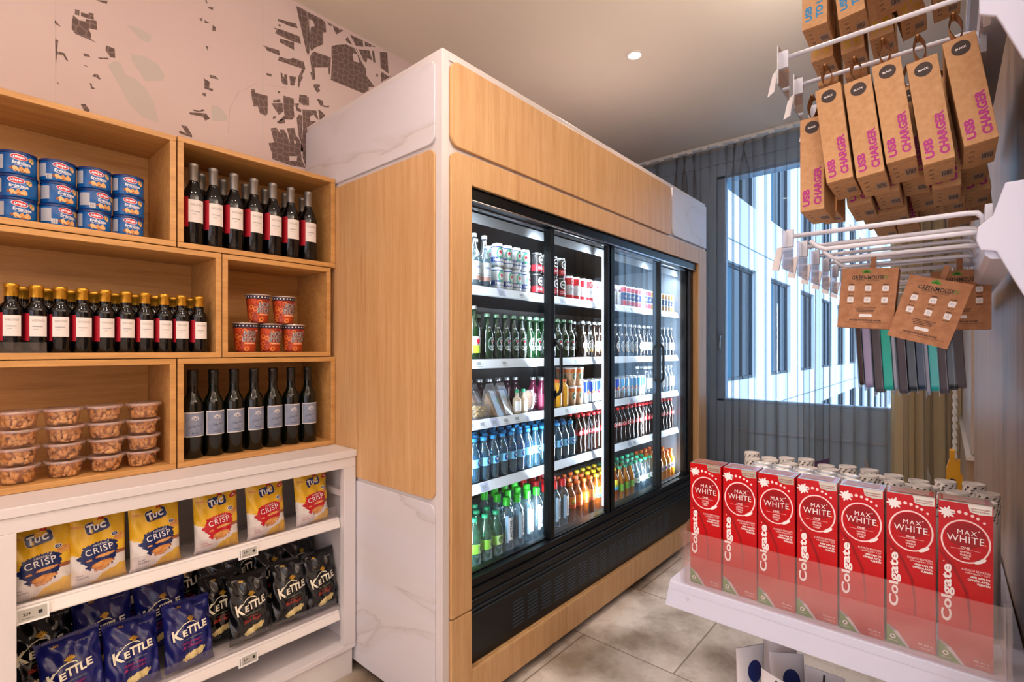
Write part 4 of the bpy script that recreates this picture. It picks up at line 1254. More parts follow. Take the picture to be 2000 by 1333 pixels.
def mk_bottle(name, cat, H, R, neck, sh0, sh1, body, capm, cap_h=.014, cap_r=None, label=None, art=None, waist=0, seg=20, liquid=None, fill=.8):
    def f():
        t = thing(name, '', cat)
        m = MB()
        pr = [(R * .82, 0), (R, .006)]
        if waist:
            pr += [(R, H * .12), (R * (1 - waist), H * .30), (R * .97, H * .45), (R, H * .58)]
        pr += [(R, sh0), (R * .93, sh0 + (sh1 - sh0) * .3), (R * .66, sh0 + (sh1 - sh0) * .65), (neck, sh1), (neck * .95, H - cap_h)]
        m.lathe(pr, body, seg); m.build('body', parent=t)
        if liquid:
            k = .94
            m = MB(); m.lathe([(.0001, .004), (R * .8, .004), (R * k, .01), (R * k, sh0 * fill), (.0001, sh0 * fill)], liquid, seg, caps=False); m.build('drink', parent=t)
        cr = cap_r or neck * 1.12
        m = MB(); m.lathe([(cr, H - cap_h), (cr, H - .002), (cr * .85, H), (.0001, H)], capm, seg, caps=False); m.build('cap', parent=t)
        if art:
            m = MB(); w0 = wrap(R, .0006); ks = H / HREF.get(name, H); art(m, w0, H, R); m.v = [(x, y, zz * ks) for x, y, zz in m.v]; m.build('label', parent=t)
        return t
    return f
def art_band(z0, z1, mat, extra=None, a=2.6):
    def g(m, mp, H, R):
        m.rect(-R * a, R * a, z0, z1, mat, mp, 1, 14)
        if extra: extra(m, mp, H, R)
    return g
def x_water(m, mp, H, R):
    m.oval(.004, .079, .013, .013, navyb, mp, 2, 16); m.text('V', .004, .079, .013, .013, white, mp, 3, bold=.05); 
navyb = P('print_blue', '#17479a', .4)
def x_beer(m, mp, H, R):
    m.oval(0, .070, .022, .031, P('label_silver', '#c5c9cf', .3, metal=.4), mp, 1, 22); m.oval(0, .070, .019, .027, P('label_green', '#2c5b3a', .4), mp, 2, 22, ring=.22); m.oval(0, .083, .006, .006, red, mp, 3, 10)
    m.text('Heineken', 0, .066, .031, .0085, black, mp, 3, bold=.01)
    m.oval(0, .060, .0175, .0035, P('label_silver', '#c5c9cf', .3, metal=.4), mp, 2.5, 14); m.oval(0, .045, .009, .004, white, mp, 3, 10)
    m.rect(-.011, .011, .136, .146, P('label_silver', '#c5c9cf', .3, metal=.4), lambda u, v, k: (lambda r: ((r + .0006) * math.sin(u / r), -(r + .0006) * math.cos(u / r), v))(.0155), 1, 5)
def x_dark(m, mp, H, R):
    w_ = P('label_chalk', '#d6d2cb', .5)
    m.oval(0, .068, .021, .029, w_, mp, 1, 22, ring=.2); m.oval(0, .068, .013, .018, w_, mp, 1, 18, ring=.3); m.oval(0, .068, .006, .009, w_, mp, 2, 10)
    m.oval(0, .040, .014, .009, P('label_gold', '#b9954a', .4), mp, 2, 12)
    m.rect(-.014, .014, .128, .142, w_, lambda u, v, k: (lambda r: ((r + .0008) * math.sin(u / r), -(r + .0008) * math.cos(u / r), v))(.0185), 1, 5)
def x_white(m, mp, H, R):
    m.rect(-R * 1.3, R * 1.3, .04, .095, white, mp, 1, 8); m.text('RADLER', 0, .07, .028, .007, grey, mp, 2)
def x_lime(m, mp, H, R):
    m.rect(-R * 1.4, R * 1.4, .030, .062, lime, mp, 1, 8); m.rect(-R * 1.4, R * 1.4, .062, .100, white, mp, 1, 8); m.oval(.006, .080, .008, .012, red, mp, 2, 12); m.text('APFEL', 0, .066, .03, .006, black, mp, 2)
def x_cola(m, mp, H, R):
    m.rect(-R * 2.8, R * 2.8, .105, .140, P('cola_label', '#cf1020', .35), lambda u, v, k: ((R * .965 + .0008) * math.sin(u / R), -(R * .965 + .0008) * math.cos(u / R), v), 1, 16)
    m.text('Cola', 0, .122, .034, .020, white, lambda u, v, k: ((R * .965 + .0016) * math.sin(u / R), -(R * .965 + .0016) * math.cos(u / R), v), 1, shear=.4, rot=.15)
def x_active(m, mp, H, R):
    m.rect(-.012, .012, .06, .17, white, mp, 1, 4); m.text('ACTIVE', 0, .115, .085, .012, P('ink_dark_blue', '#1c2c55', .5), mp, 2, rot=PI / 2, bold=.02)
    m.rect(-.026, -.012, .05, .18, P('label_water', '#a9cdea', .4), mp, 1, 4)
def x_green(m, mp, H, R):
    m.rect(-R * 1.6, R * 1.6, .062, .105, P('label_pale_green', '#c9e59a', .4), mp, 1, 10); m.rect(-R * 1.6, -R * .4, .062, .105, P('label_green2', '#7fbf3f', .4), mp, 2, 6)
    m.oval(.006, .085, .012, .014, P('label_deep_green', '#2f7d3a', .4), mp, 3, 14, ring=.4); m.text('V', .006, .085, .010, .011, P('label_deep_green', '#2f7d3a', .4), mp, 3)
def x_tea(c1, c2):
    def g(m, mp, H, R):
        m.rect(-R * 2.4, R * 2.4, .085, .150, c1, mp, 1, 12); m.rect(-R * 2.4, R * 2.4, .085, .105, c2, mp, 2, 12)
        m.oval(0, .128, .012, .010, cyel, mp, 3, 12); m.text('ICE TEA', 0, .115, .032, .010, P('label_deep_green', '#2f7d3a', .4), mp, 4, bold=.03)
    return g
def x_soda(m, mp, H, R):
    m.rect(-R * 1.6, R * 1.6, .075, .115, P('soda_label', '#f7f0e2', .4), mp, 1, 10); m.oval(0, .095, .014, .012, P('cola_label', '#cf1020', .35), mp, 2, 14); m.text('FANTA', 0, .095, .03, .012, navyb, mp, 3, bold=.04)
def x_sprite(m, mp, H, R):
    m.rect(-R * 1.6, R * 1.6, .07, .105, white, mp, 1, 10); m.oval(.0, .088, .015, .010, P('label_deep_green', '#2f7d3a', .4), mp, 2, 14); m.text('VIO', 0, .088, .016, .009, white, mp, 3)
def x_plainlab(m, mp, H, R):
    m.rect(-R * .95, R * .95, .04, .115, white, mp, 1, 8); m.text('WATER', 0, .08, .028, .007, grey, mp, 2)
def x_tonic(m, mp, H, R):
    m.rect(-R * 1.3, R * 1.3, .03, .115, P('tonic_label', '#d9dfe6', .4), mp, 1, 8); m.rect(-R * 1.3, R * 1.3, .055, .060, P('tonic_line', '#8fa0b5', .4), mp, 2, 8)
    m.rect(-R * 1.3, R * 1.3, .03, .05, P('tonic_foot', '#b88f86', .4), mp, 2, 8); m.text('TONIC', 0, .09, .03, .01, navyb, mp, 3)
def x_smooth(m, mp, H, R):
    m.rect(-R * 1.5, R * 1.5, .02, .085, P('burgundy_label', '#8a2a4a', .4), mp, 1, 8); m.text('SAFT', 0, .06, .05, .014, white, mp, 2, rot=PI / 2)

def mk_can(cat, H, R, base, art, top=alum):
    def f():
        t = thing('drink_can', '', cat); m = MB()
        m.lathe([(R * .78, 0), (R, .008), (R, H - .012), (R * .84, H - .003)], base, 24)
        art(m, wrap(R, .0005), H, R); m.build('body', parent=t)
        m = MB(); m.lathe([(R * .84, H - .003), (R * .86, H), (R * .80, H), (R * .78, H - .004), (.0001, H - .004)], top, 24, caps=False); m.build('lid', parent=t)
        return t
    return f
def c_hein(m, mp, H, R):
    m.rect(-R * 2.4, R * 2.4, H * .18, H * .40, navyb, mp, 1, 14); m.oval(0, H * .58, .017, .024, P('can_soft_green', '#5fb28f', .35), mp, 1, 18, ring=.35)
    pts = [((.011 if k % 2 == 0 else .0045) * math.sin(k * PI / 5), H * .62 + (.011 if k % 2 == 0 else .0045) * math.cos(k * PI / 5)) for k in range(10)]
    m.shape(pts, red, mp, 3); m.text('Heineken', 0, H * .29, R * 2.2, .016, white, mp, 3, bold=.04)
    m.rect(-R * 2.4, R * 2.4, H * .82, H * .87, navyb, mp, 1, 14)
def c_black(m, mp, H, R):
    m.rect(-R * 2.4, R * 2.4, H * .12, H * .42, P('can_red', '#b5202a', .3), mp, 1, 14); m.oval(0, H * .66, .018, .020, white, mp, 2, 18, ring=.25); m.text('MIX', 0, H * .66, .02, .010, white, mp, 3, bold=.03)
    m.text('COLA', 0, H * .27, .04, .012, white, mp, 3)
def c_redtop(m, mp, H, R):
    m.rect(-R * 2.4, R * 2.4, H * .62, H * .90, P('can_red2', '#d8303c', .3), mp, 1, 14); m.rect(-R * 2.4, R * 2.4, H * .05, H * .18, P('can_red2', '#d8303c', .3), mp, 1, 14); m.text('SPRITZ', 0, H * .42, .034, .012, grey, mp, 2)
    m.oval(0, H * .75, .012, .012, white, mp, 2, 12, ring=.3)
def c_reddot(m, mp, H, R):
    m.oval(-.010, H * .72, .008, .008, P('can_red3', '#8e2a35', .3), mp, 2, 12); m.oval(.010, H * .72, .008, .008, P('can_red3', '#8e2a35', .3), mp, 2, 12); m.text('SECCO', 0, H * .45, .034, .010, grey, mp, 2)
def c_pink(m, mp, H, R):
    m.rect(-R * 2.4, R * 2.4, H * .70, H * .92, pinkr, mp, 1, 14); m.rect(-R * 2.4, R * 2.4, H * .32, H * .66, P('can_navy', '#3b4a86', .3), mp, 1, 14); m.rect(-R * 2.4, R * 2.4, H * .06, H * .28, pinkr, mp, 1, 14); m.text('FRESH', 0, H * .5, .03, .014, white, mp, 2, rot=.4)
def c_yel(m, mp, H, R):
    m.rect(-R * 2.4, R * 2.4, H * .68, H * .92, P('can_yellow', '#f2b42a', .3), mp, 1, 14); m.rect(-R * 2.4, R * 2.4, H * .35, H * .62, P('can_navy', '#3b4a86', .3), mp, 1, 14); m.rect(-R * 2.4, R * 2.4, H * .06, H * .26, P('can_yellow', '#f2b42a', .3), mp, 1, 14); m.text('MANGO', 0, H * .48, .03, .012, white, mp, 2, rot=.4)
def c_bull(c):
    def g(m, mp, H, R):
        for s in (-1, 1):
            m.shape([(0, H * .48), (s * R * 1.25, H * .48), (s * R * 1.25, H * .93), (0, H * .93)][::s], c if s < 0 else alum, mp, 1)
        m.rect(0, R * 1.3, H * .06, H * .46, c if c is sky else alum, mp, 1, 6); m.rect(-R * 1.3, 0, H * .48, H * .93, c, mp, 1, 6); m.rect(-R * 1.3, -.001, H * .06, H * .46, alum, mp, 1, 6)
        m.oval(0, H * .5, .010, .010, cyel, mp, 2, 12); m.text('Red Bull', 0, H * .50, .036, .013, red, mp, 3, rot=.3, bold=.04)
    return g
FRONT = 1.420
def place_row(maker, what, group, xs, z, rows=1, y0=None, dy=.062, r=0.0, shelf='top', jit=.001, name_row=True):
    pr = maker if isinstance(maker, Proto) else Proto(maker)
    y0 = y0 or FRONT
    for rr in range(rows):
        for i, x in enumerate(xs):
            if rr == 0: where = 'front row'
            else: where = ['second row', 'third row', 'fourth row'][rr - 1]
            pr.put((x + (random.uniform(-jit, jit) if rr else 0) + (.012 if rr % 2 else 0), y0 + rr * dy, z + .0006), (0, 0, r + random.uniform(-.25, .25)),
                   '%s, fridge %s, %s from left' % (what, where, NTH[i]), group)
    return pr
def xr(a, b, n):
    return [a + (b - a) * i / (n - 1) for i in range(n)] if n > 1 else [a]
z = SZ[0]
place_row(mk_bottle('tonic_bottle', 'bottle', .213, .029, .0105, .115, .162, glc, alum, art=x_tonic, liquid=watm, fill=1.0), 'clear glass tonic bottle on the top shelf', 'clear tonic bottles', [1.400, 1.460], z, 2)
PH = Proto(mk_can('can', .095, .0265, canw, c_hein))
xs = [1.538, 1.597, 1.656, 1.715]
place_row(PH, 'white lager can of the lower layer', 'white lager cans', xs, z, 2, r=.2)
place_row(PH, 'white lager can of the upper layer', 'white lager cans', xs, z + .0965, 2, r=-.3)
PK = Proto(mk_can('can', .095, .0265, canblack, c_black))
xs = [1.805, 1.866, 1.927, 1.988]
place_row(PK, 'black and red can of the lower layer', 'black and red cans', xs, z, 2)
place_row(PK, 'black and red can of the upper layer', 'black and red cans', xs, z + .0965, 1)
place_row(mk_can('can', .115, .0255, canw, c_redtop), 'slim red and white can', 'slim red and white cans', [2.060, 2.121, 2.182, 2.243], z, 2)
place_row(mk_can('can', .115, .0255, canw, c_reddot), 'slim white can with red dots', 'slim white cans with red dots', xr(2.304, 2.54, 5), z, 2)
place_row(mk_can('can', .120, .0250, canw, c_pink), 'slim pink and navy can', 'slim pink and navy cans', xr(2.605, 2.925, 7), z, 2)
place_row(mk_can('can', .120, .0250, canw, c_yel), 'slim yellow and navy can', 'slim yellow and navy cans', xr(2.982, 3.272, 7), z, 2)
z = SZ[1]
place_row(mk_bottle('cider_bottle', 'bottle', .215, .0275, .012, .115, .165, beerg, alum, art=x_lime), 'lime-labelled cider bottle at the oak jamb', 'lime-labelled cider bottles', [1.400], z, 2)
place_row(mk_bottle('beer_bottle', 'bottle', .188, .0258, .0115, .102, .140, beerg, P('cap_sage', '#7fa489', .35, metal=.4), art=x_beer), 'green beer bottle', 'green beer bottles', xr(1.478, 2.072, 12), z, 2)
place_row(mk_bottle('beer_bottle', 'bottle', .188, .0262, .0130, .102, .136, beerb, alum, art=x_dark), 'brown beer bottle with a round chalk-white label', 'brown beer bottles', xr(2.185, 2.80, 12), z, 2)
place_row(mk_bottle('beer_bottle', 'bottle', .188, .0262, .0115, .102, .140, beerb, alum, art=x_white), 'brown bottle with a plain white label', 'brown bottles with white labels', xr(2.875, 3.272, 8), z, 2)
z = SZ[2]
place_row(mk_bottle('juice_bottle', 'bottle', .150, .024, .012, .095, .12, P('juice_burgundy', '#5a1330', .2, coat=.5), alum, art=x_smooth), 'burgundy juice bottle', 'burgundy juice bottles', [1.845, 1.90], z, 2)
place_row(mk_bottle('juice_bottle', 'bottle', .150, .024, .012, .095, .12, P('juice_dark', '#2a0d18', .2, coat=.5), alum), 'dark juice bottle with silver cap behind the sandwiches', 'dark juice bottles', xr(1.44, 1.80, 7), z, 1, y0=1.545)
place_row(mk_bottle('small_bottle', 'bottle', .105, .019, .0085, .06, .075, P('dressing', '#cbb59a', .2, coat=.4), cgreen2, art=lambda m, mp, H, R: m.rect(-R, R, .012, .055, white, mp, 1, 6)), 'tiny dressing bottle with green cap', 'tiny green-capped bottles', [1.66, 1.703], z, 1, y0=1.415)
place_row(mk_bottle('orange_juice_bottle', 'bottle', .134, .0255, .014, .095, .115, oj, corange), 'orange juice bottle', 'orange juice bottles', [1.960, 2.016], z, 2)
def mk_coffee():
    t = thing('coffee_cup', '', 'chilled coffee cup'); R0, R1, H = .0235, .0295, .095
    rad = lambda q: R0 + (R1 - R0) * q / H
    m = MB(); m.lathe([(R0, 0), (rad(.087), .087)], bandbrown, 24); mp = wrap(rad, .0005)
    m.rect(-.055, .055, .067, .087, P('cup_orange_band', '#d9783a', .4), mp, 1, 14); m.oval(0, .05, .013, .016, P('cup_deep_green', '#1f6b4a', .4), mp, 2, 16); m.oval(0, .05, .006, .008, white, mp, 3, 10)
    m.rect(.014, .022, .01, .07, white, mp, 1, 2); m.build('body', parent=t)
    m = MB(); m.lathe([(rad(.087), .085), (R1 + .001, .087), (R1 + .001, .093), (R1 - .003, H), (.0001, H)], P('cup_lid_white', '#eae6ea', .35), 24, caps=False); m.build('lid', parent=t)
    return t
PCo = Proto(mk_coffee)
place_row(PCo, 'chilled coffee cup of the lower layer', 'chilled coffee cups', [2.080, 2.143], z, 2)
place_row(PCo, 'chilled coffee cup of the upper layer', 'chilled coffee cups', [2.080, 2.143], z + .096, 2)
place_row(PCo, 'chilled coffee cup stacked on the juice', 'chilled coffee cups', [1.985, 2.045], z + .1512 - .001, 1) if False else None
place_row(mk_can('can', .120, .0245, alum, c_bull(royal)), 'slim silver and royal blue energy drink can', 'royal blue energy drink cans', xr(2.205, 2.53, 7), z, 2)
place_row(mk_can('can', .120, .0245, alum, c_bull(sky)), 'slim sky blue energy drink can', 'sky blue energy drink cans', xr(2.585, 2.84, 6), z, 2)
place_row(mk_bottle('soda_bottle', 'bottle', .172, .0262, .011, .095, .135, glc, cwhite, art=x_plainlab, liquid=watm), 'clear bottle with a white label', 'clear bottles with white labels', xr(2.90, 3.272, 8), z, 2)
z = SZ[3]
place_row(mk_bottle('water_bottle', 'bottle', .176, .0262, .0125, .108, .148, petb, cblue, art=art_band(.062, .095, cblue2, x_water), liquid=watm), 'blue-capped water bottle', 'blue-capped water bottles', xr(1.400, 2.075, 13), z, 4, dy=.056)
place_row(mk_bottle('cola_bottle', 'bottle', .198, .0248, .0105, .128, .172, cola, cred, waist=.16, art=x_cola), 'cola bottle with red cap', 'cola bottles with red caps', xr(2.140, 3.272, 23), z, 3, dy=.055)
z = .4205
place_row(mk_bottle('sparkling_water_bottle', 'bottle', .188, .0300, .0125, .108, .160, petg, cgreen2, art=x_green, liquid=watm), 'green-tinted sparkling water bottle', 'green-tinted sparkling water bottles', [1.402, 1.466, 1.530], z, 3)
def sport(cap):
    f0 = mk_bottle('sport_bottle', 'bottle', .228, .0315, .0155, .155, .192, pet, cap, cap_h=.034, cap_r=.0165, art=x_active, liquid=watm)
    return f0
place_row(sport(cgreen), 'tall sport-cap water bottle with green cap', 'tall green-cap sport bottles', [1.598, 1.666, 1.734, 1.802], z, 3, dy=.066)
place_row(sport(cred), 'tall sport-cap water bottle with red cap', 'tall red-cap sport bottles', [1.870, 1.938, 2.006], z, 3, dy=.066)
place_row(mk_bottle('iced_tea_bottle', 'bottle', .192, .0285, .013, .130, .166, tea, corange, art=x_tea(P('tea_label_orange', '#f08a24', .4), P('tea_label_red', '#e0561f', .4))), 'iced tea bottle with orange cap', 'orange-capped iced tea bottles', xr(2.075, 2.258, 4), z, 3)
place_row(mk_bottle('iced_tea_bottle', 'bottle', .192, .0285, .013, .130, .166, tea, cyel, art=x_tea(P('tea_label_yellow', '#efe05a', .4), P('tea_label_blue', '#4aa3d8', .4))), 'iced tea bottle with yellow cap', 'yellow-capped iced tea bottles', xr(2.320, 2.505, 4), z, 3)
place_row(mk_bottle('apple_soda_bottle', 'bottle', .188, .0285, .0125, .108, .160, teay, cgreen2, art=x_green), 'amber apple soda bottle with green cap', 'amber green-capped bottles', [2.568, 2.632, 2.696], z, 3)
place_row(mk_bottle('lemon_soda_bottle', 'bottle', .188, .0300, .0125, .108, .160, pet, cgreen2, art=x_sprite, liquid=watm), 'clear lemonade bottle with green cap', 'clear green-capped lemonade bottles', xr(2.762, 2.96, 4), z, 3)
place_row(mk_bottle('orange_soda_bottle', 'bottle', .188, .0290, .0125, .112, .160, orange, corange, art=x_soda), 'orange soda bottle', 'orange soda bottles', xr(3.026, 3.272, 5), z, 3)

# ---------------------------------------------------------------- sandwiches and salad
bread = noisy('bread', '#b98a5e', '#dcb78c', 30, rough=.8); film = clear('wrapper_film', '#f4f1f2', refl=.2, rough=.1, dens=.10, dcol='#f0eef2', edge=.5); lab = P('pack_label', '#e9ecf6', .5)
def mk_sand(fillc):
    def f():
        t = thing('wrapped_sandwich', '', 'sandwich'); m = MB()
        m.prism([(-.035, 0), (.045, 0), (.03, .095)], 'x', -.022, -.006, bread); m.prism([(-.035, 0), (.045, 0), (.03, .095)], 'x', .006, .022, bread)
        m.build('bread', parent=t, bevel=.004); m = MB(); m.prism([(-.036, 0), (.045, 0), (.03, .094)], 'x', -.006, .006, fillc); m.build('filling', parent=t)
        m = MB(); m.prism([(-.042, -.0), (.05, 0), (.036, .10), (.02, .135)], 'x', -.027, .027, film); m.build('wrapper', parent=t)
        m = MB(); m.add([(-.0275, -.036, .004), (.012, -.040, .002), (.020, .012, .100), (-.012, .018, .105)], [(0, 1, 2, 3)], lab); m.build('label', parent=t)
        return t
    return f
PS = [Proto(mk_sand(P('ham', '#d48a80', .5))), Proto(mk_sand(P('egg_filling', '#e6c98a', .5)))]
for i, (x, rz, lb) in enumerate([(1.500, .4, 'film-wrapped sandwich standing behind the salad tray'), (1.548, .2, 'film-wrapped ham sandwich right beside the salad tray'), (1.610, .1, 'film-wrapped sandwich next to the tiny bottles')]):
    PS[i % 2].put((x, 1.449 + (.045 if i == 0 else 0), SZ[2] + .0006), (0, 0, rz), lb, 'film-wrapped sandwiches')
t = thing('salad_tray', 'clear tray of pasta salad beside the oak jamb in the fridge', 'salad tray', (1.430, 1.432, SZ[2] + .0006))
m = MB(); m.prism(rrect(-.045, .045, -.035, .035, .01), 'z', 0, .058, film); m.build('tray', parent=t)
rq = random.Random(8); m = MB()
for i in range(60):
    a = rq.uniform(-.034, .034); b_ = rq.uniform(-.026, .026); c_ = rq.uniform(.006, .048)
    m.tube([(a - .009, b_, c_), (a, b_ + .004, c_ + .003), (a + .009, b_ - .002, c_)], .003, P('pasta', '#e3bd6a', .5), seg=5)
o = m.build('pasta', parent=t); o['kind'] = 'stuff'
t = thing('round_flatbread_pack', 'round clear pack with a curved white label in the fridge', 'food pack', (1.775, 1.45, SZ[2] + .0006))
m = MB(); m.prism([(.045 * math.cos(a * .3), .048 + .048 * math.sin(a * .3)) for a in range(21)], 'y', -.012, .02, film); m.build('pack', parent=t)
m = MB(); m.prism([(.040 * math.cos(a * .3), .048 + .043 * math.sin(a * .3)) for a in range(21)], 'y', -.002, .012, P('flatbread', '#a9845e', .8)); m.build('bread', parent=t)
m = MB(); m.add([(.020 + .022 * math.cos(a) - .004, -.0135, .05 + .045 * math.sin(a)) for a in [-1.3, -.65, 0, .65, 1.3]] + [(.008 + .022 * math.cos(a) - .006, -.0135, .05 + .045 * math.sin(a)) for a in [-1.3, -.65, 0, .65, 1.3]], [(i, i + 1, i + 6, i + 5) for i in range(4)], lab); m.build('label', parent=t)
# ================================================================ toothpaste shelf on the display wall
SX = .755
sh = thing('display_shelf', 'white metal shelf with clear trays carrying the red toothpaste boxes', 'shelf', (SX, .14, .92))
m = MB(); m.box(0, .62, -.21, .188, -.038, 0, whitemetal); m.build('deck', parent=sh, bevel=.0015)
m = MB(); m.prism([(-.214, -.038), (.192, -.038), (.184, .002), (-.208, .002)], 'x', -.010, 0, whitemetal)
mp = lambda u, v, k: (-.010 - .0003 * k, -u, v)
m.oval(-.156, -.018, .0022, .0022, P('hole_grey', '#9a98a0', .4), mp, 1, 12, ring=.3)
m.rect(-.184, .206, -.0095, -.009, P('fold_line', '#c6c4d2', .4), mp, 1)
m.build('front_rail', parent=sh, bevel=.001)
m = MB()
m.box(-.004, -.001, -.188, .162, .001, .082, acrylic_haze); m.box(-.006, -.0045, -.188, .162, .001, .048, acrylic)
m.build('front_riser', parent=sh)
for y in (.163, -.192):
    m = MB(); m.prism([(-.004, .001), (.30, .001), (.30, .10), (.04, .10), (-.004, .085)], 'y', y, y + .003, acrylic); m.box(-.006, .004, y - .001, y + .006, -.006, .085, acrylic)
    m.build('side_riser', parent=sh)
m = MB(); m.prism([(.10, -.038), (.55, -.038), (.55, -.12)], 'y', -.204, -.201, whitemetal); m.build('bracket', parent=sh)

# toothpaste boxes
tred = noisy('box_red_gloss', '#b00510', '#c60a16', 12, rough=.22, lo=.3, hi=.7); MATS['box_red_gloss'].node_tree.nodes['Principled BSDF'].inputs['Specular IOR Level'].default_value = .3
tdark = P('box_dark_red', '#93040f', .3, spec=.3); tpink = P('print_pink_white', '#f4d9da', .35); tgreen = P('box_green', '#4f8a32', .3); tsilver = P('box_silver', '#c8c2b4', .2, metal=.6); tside = P('box_red_side', '#a5060e', .2, coat=.4)
def mk_tp():
    t = thing('toothpaste_box', '', 'toothpaste box'); W, D, H = .0462, .036, .184
    m = MB(); m.box(-W / 2, W / 2, 0, D, 0, H, tred)
    mp = flat(0, .00012)
    w2 = W / 2
    # diagonal darker swoosh
    m.shape([(-w2, .126), (-.010, .106), (.000, .082), (.0035, .055), (.0030, .040), (.0045, .040), (.0055, .056), (.0025, .084), (-.008, .109), (-w2, .129)], tdark, mp, 1)
    m.oval(0, .141, .0212, .0245, tpink, mp, 1, 40); m.oval(0, .141, .0196, .0229, tred, mp, 2, 40); m.oval(0, .148, .0165, .0145, tdark, mp, 3, 30)
    for k_ in range(5): m.oval(-.0160, .1715, .0078 if k_ % 2 == 0 else .0060, .0016, white, mp, 2 + .1 * k_, 10, rot=k_ * PI / 5)
    m.oval(-.0160, .1715, .0042, .0036, white, mp, 3, 12)
    for i, (u, v, r) in enumerate(((-.0105, .1732, .0018), (-.005, .1738, .0018), (.0005, .1730, .0017), (.006, .1712, .0016), (.0105, .1690, .0015), (.0158, .1650, .0013))):
        m.oval(u, v, r, r * 1.05, tpink, mp, 2, 12)
    m.oval(.0125, .1215, .006, .0022, white, mp, 2, 12, rot=.6)
    m.text('MAX', .0015, .1515, .0165, .0052, white, mp, 4, bold=0, space=1.25); m.text('WHITE', 0, .1435, .0315, .0075, white, mp, 4, bold=.0, space=1.1)
    m.oval(.0168, .1403, .0008, .0008, corange, mp, 4, 8); m.oval(.0115, .1545, .0007, .0007, tpink, mp, 4, 8)
    m.text('ONE', 0, .1340, .008, .0026, tpink, mp, 4, bold=.03); m.rect(-.0125, .0125, .1318, .1321, tpink, mp, 4)
    for i, s in enumerate(('WITTERE', 'TANDEN IN', '1 WEEK')):
        m.text(s, 0, .1287 - i * .0031, .0095 - .002 * (i == 2), .0021, tpink, mp, 4, bold=.02)
    for i, s in enumerate(('KLINISCH BEWEZEN', 'VERWIJDERT TOT', '100% VAN DE', 'OPPERVLAKTE-', 'VLEKKEN')):
        ww = (.0235, .021, .0165, .0185, .011)[i]
        m.text(s, .0205 - ww / 2, .1095 - i * .0035, ww, .0024, tpink if i < 2 else white, mp, 4, bold=.0 if i < 2 else .03)
    m.text('Colgate', -.0150, .0790, .0660, .0118, white, mp, 4, rot=PI / 2, bold=.03)
    m.oval(-.0185, .1145, .0007, .0007, tpink, mp, 4, 8)
    m.shape([(.002, H - .0), (w2 - .001, H - .0), (w2 - .001, H - .0095), (.012, H - .0105), (.004, H - .0085)], tsilver, mp, 2)
    m.text('ADVANCED', .0125, H - .0045, .016, .0016, tdark, mp, 4); m.text('WHITENING', .0125, H - .0072, .015, .0015, tdark, mp, 4)
    m.shape([(-w2, 0), (-.0035, 0), (-.0125, .0125), (-w2, .0215)], tgreen, mp, 2); m.shape([(-.0035, 0), (-.0005, 0), (-.0125, .0165), (-.0165, .0150)], P('curl_silver', '#d8d6da', .25, metal=.3), mp, 3)
    m.shape([(-.0165, .0150), (-.0125, .0165), (-w2 + .001, .0225), (-w2, .0215)], P('curl_grey', '#8f8d92', .3), mp, 3)
    m.oval(-.0170, .0085, .0028, .0028, white, mp, 4, 12, ring=.45); m.text('RECYCLE', -.0165, .0038, .008, .0011, white, mp, 4)
    m.text('75 ml e', .0135, .0085, .013, .0024, tpink, mp, 4, bold=0); m.text('TANDPASTA', .0145, .0045, .012, .0013, tpink, mp, 4, bold=0)
    m.build('carton', parent=t)
    m = MB(); mpx = lambda u, v, k: (u, v, H + .0002 * k)
    m.box(-w2 + .0005, w2 - .0005, .0005, D - .0005, H, H + .0006, tsilver); m.rect(-w2 + .002, w2 - .002, .006, D - .004, P('flap_red', '#b14a4a', .25, coat=.3), mpx, 4)
    for i in range(7):
        m.box(-w2 + .004, w2 - .006, .009 + i * .0035, .0098 + i * .0035, H + .0009, H + .0011, tsilver)
    m.build('top_flap', parent=t)
    return t
PTP = Proto(mk_tp)
TPL = ['leftmost red toothpaste box nearest the fridge', 'red toothpaste box, second from the fridge side', 'red toothpaste box, third from the fridge side', 'middle red toothpaste box of the seven',
       'red toothpaste box, third from the display wall', 'red toothpaste box, second from the display wall', 'rightmost red toothpaste box against the display wall']
R90 = -PI / 2
for i in range(7):
    PTP.put((.7665 + .002 * (i % 2), .277 - i * .0488, .9206), (0, 0, R90 + (.0, .02, -.01, .01, -.02, .0, .01)[i]), TPL[i], 'red toothpaste boxes on the white shelf')

# silver-topped cans and patterned tubes behind
sprayw = P('spray_white', '#dfe0e4', .3); spraylid = P('spray_lid_silver', '#dcdfe6', .22, metal=.5)
def mk_spray():
    t = thing('spray_can', '', 'spray can'); m = MB(); R = .0140; H = .170
    m.lathe([(R, 0), (R, H - .012)], sprayw, 24); m.build('body', parent=t)
    m = MB(); m.lathe([(R + .0004, H - .012), (R + .0004, H - .001), (R - .001, H), (R - .002, H - .0015), (.0001, H - .002)], spraylid, 24, caps=False); m.build('lid', parent=t)
    return t
PSp = Proto(mk_spray)
for r_ in range(3):
    for i in range(5):
        PSp.put((.840 + r_ * .031, .232 - i * .0300 - .006 * (r_ % 2), .9206), (0, 0, 0), 'silver-lidded spray can behind the toothpaste, %s from fridge, %s row' % (NTH[i], NTH[r_]), 'silver-lidded spray cans')
tubew = P('tube_cream', '#c9c4c2', .4); tubeink = P('tube_brush_ink', '#3b3532', .5)
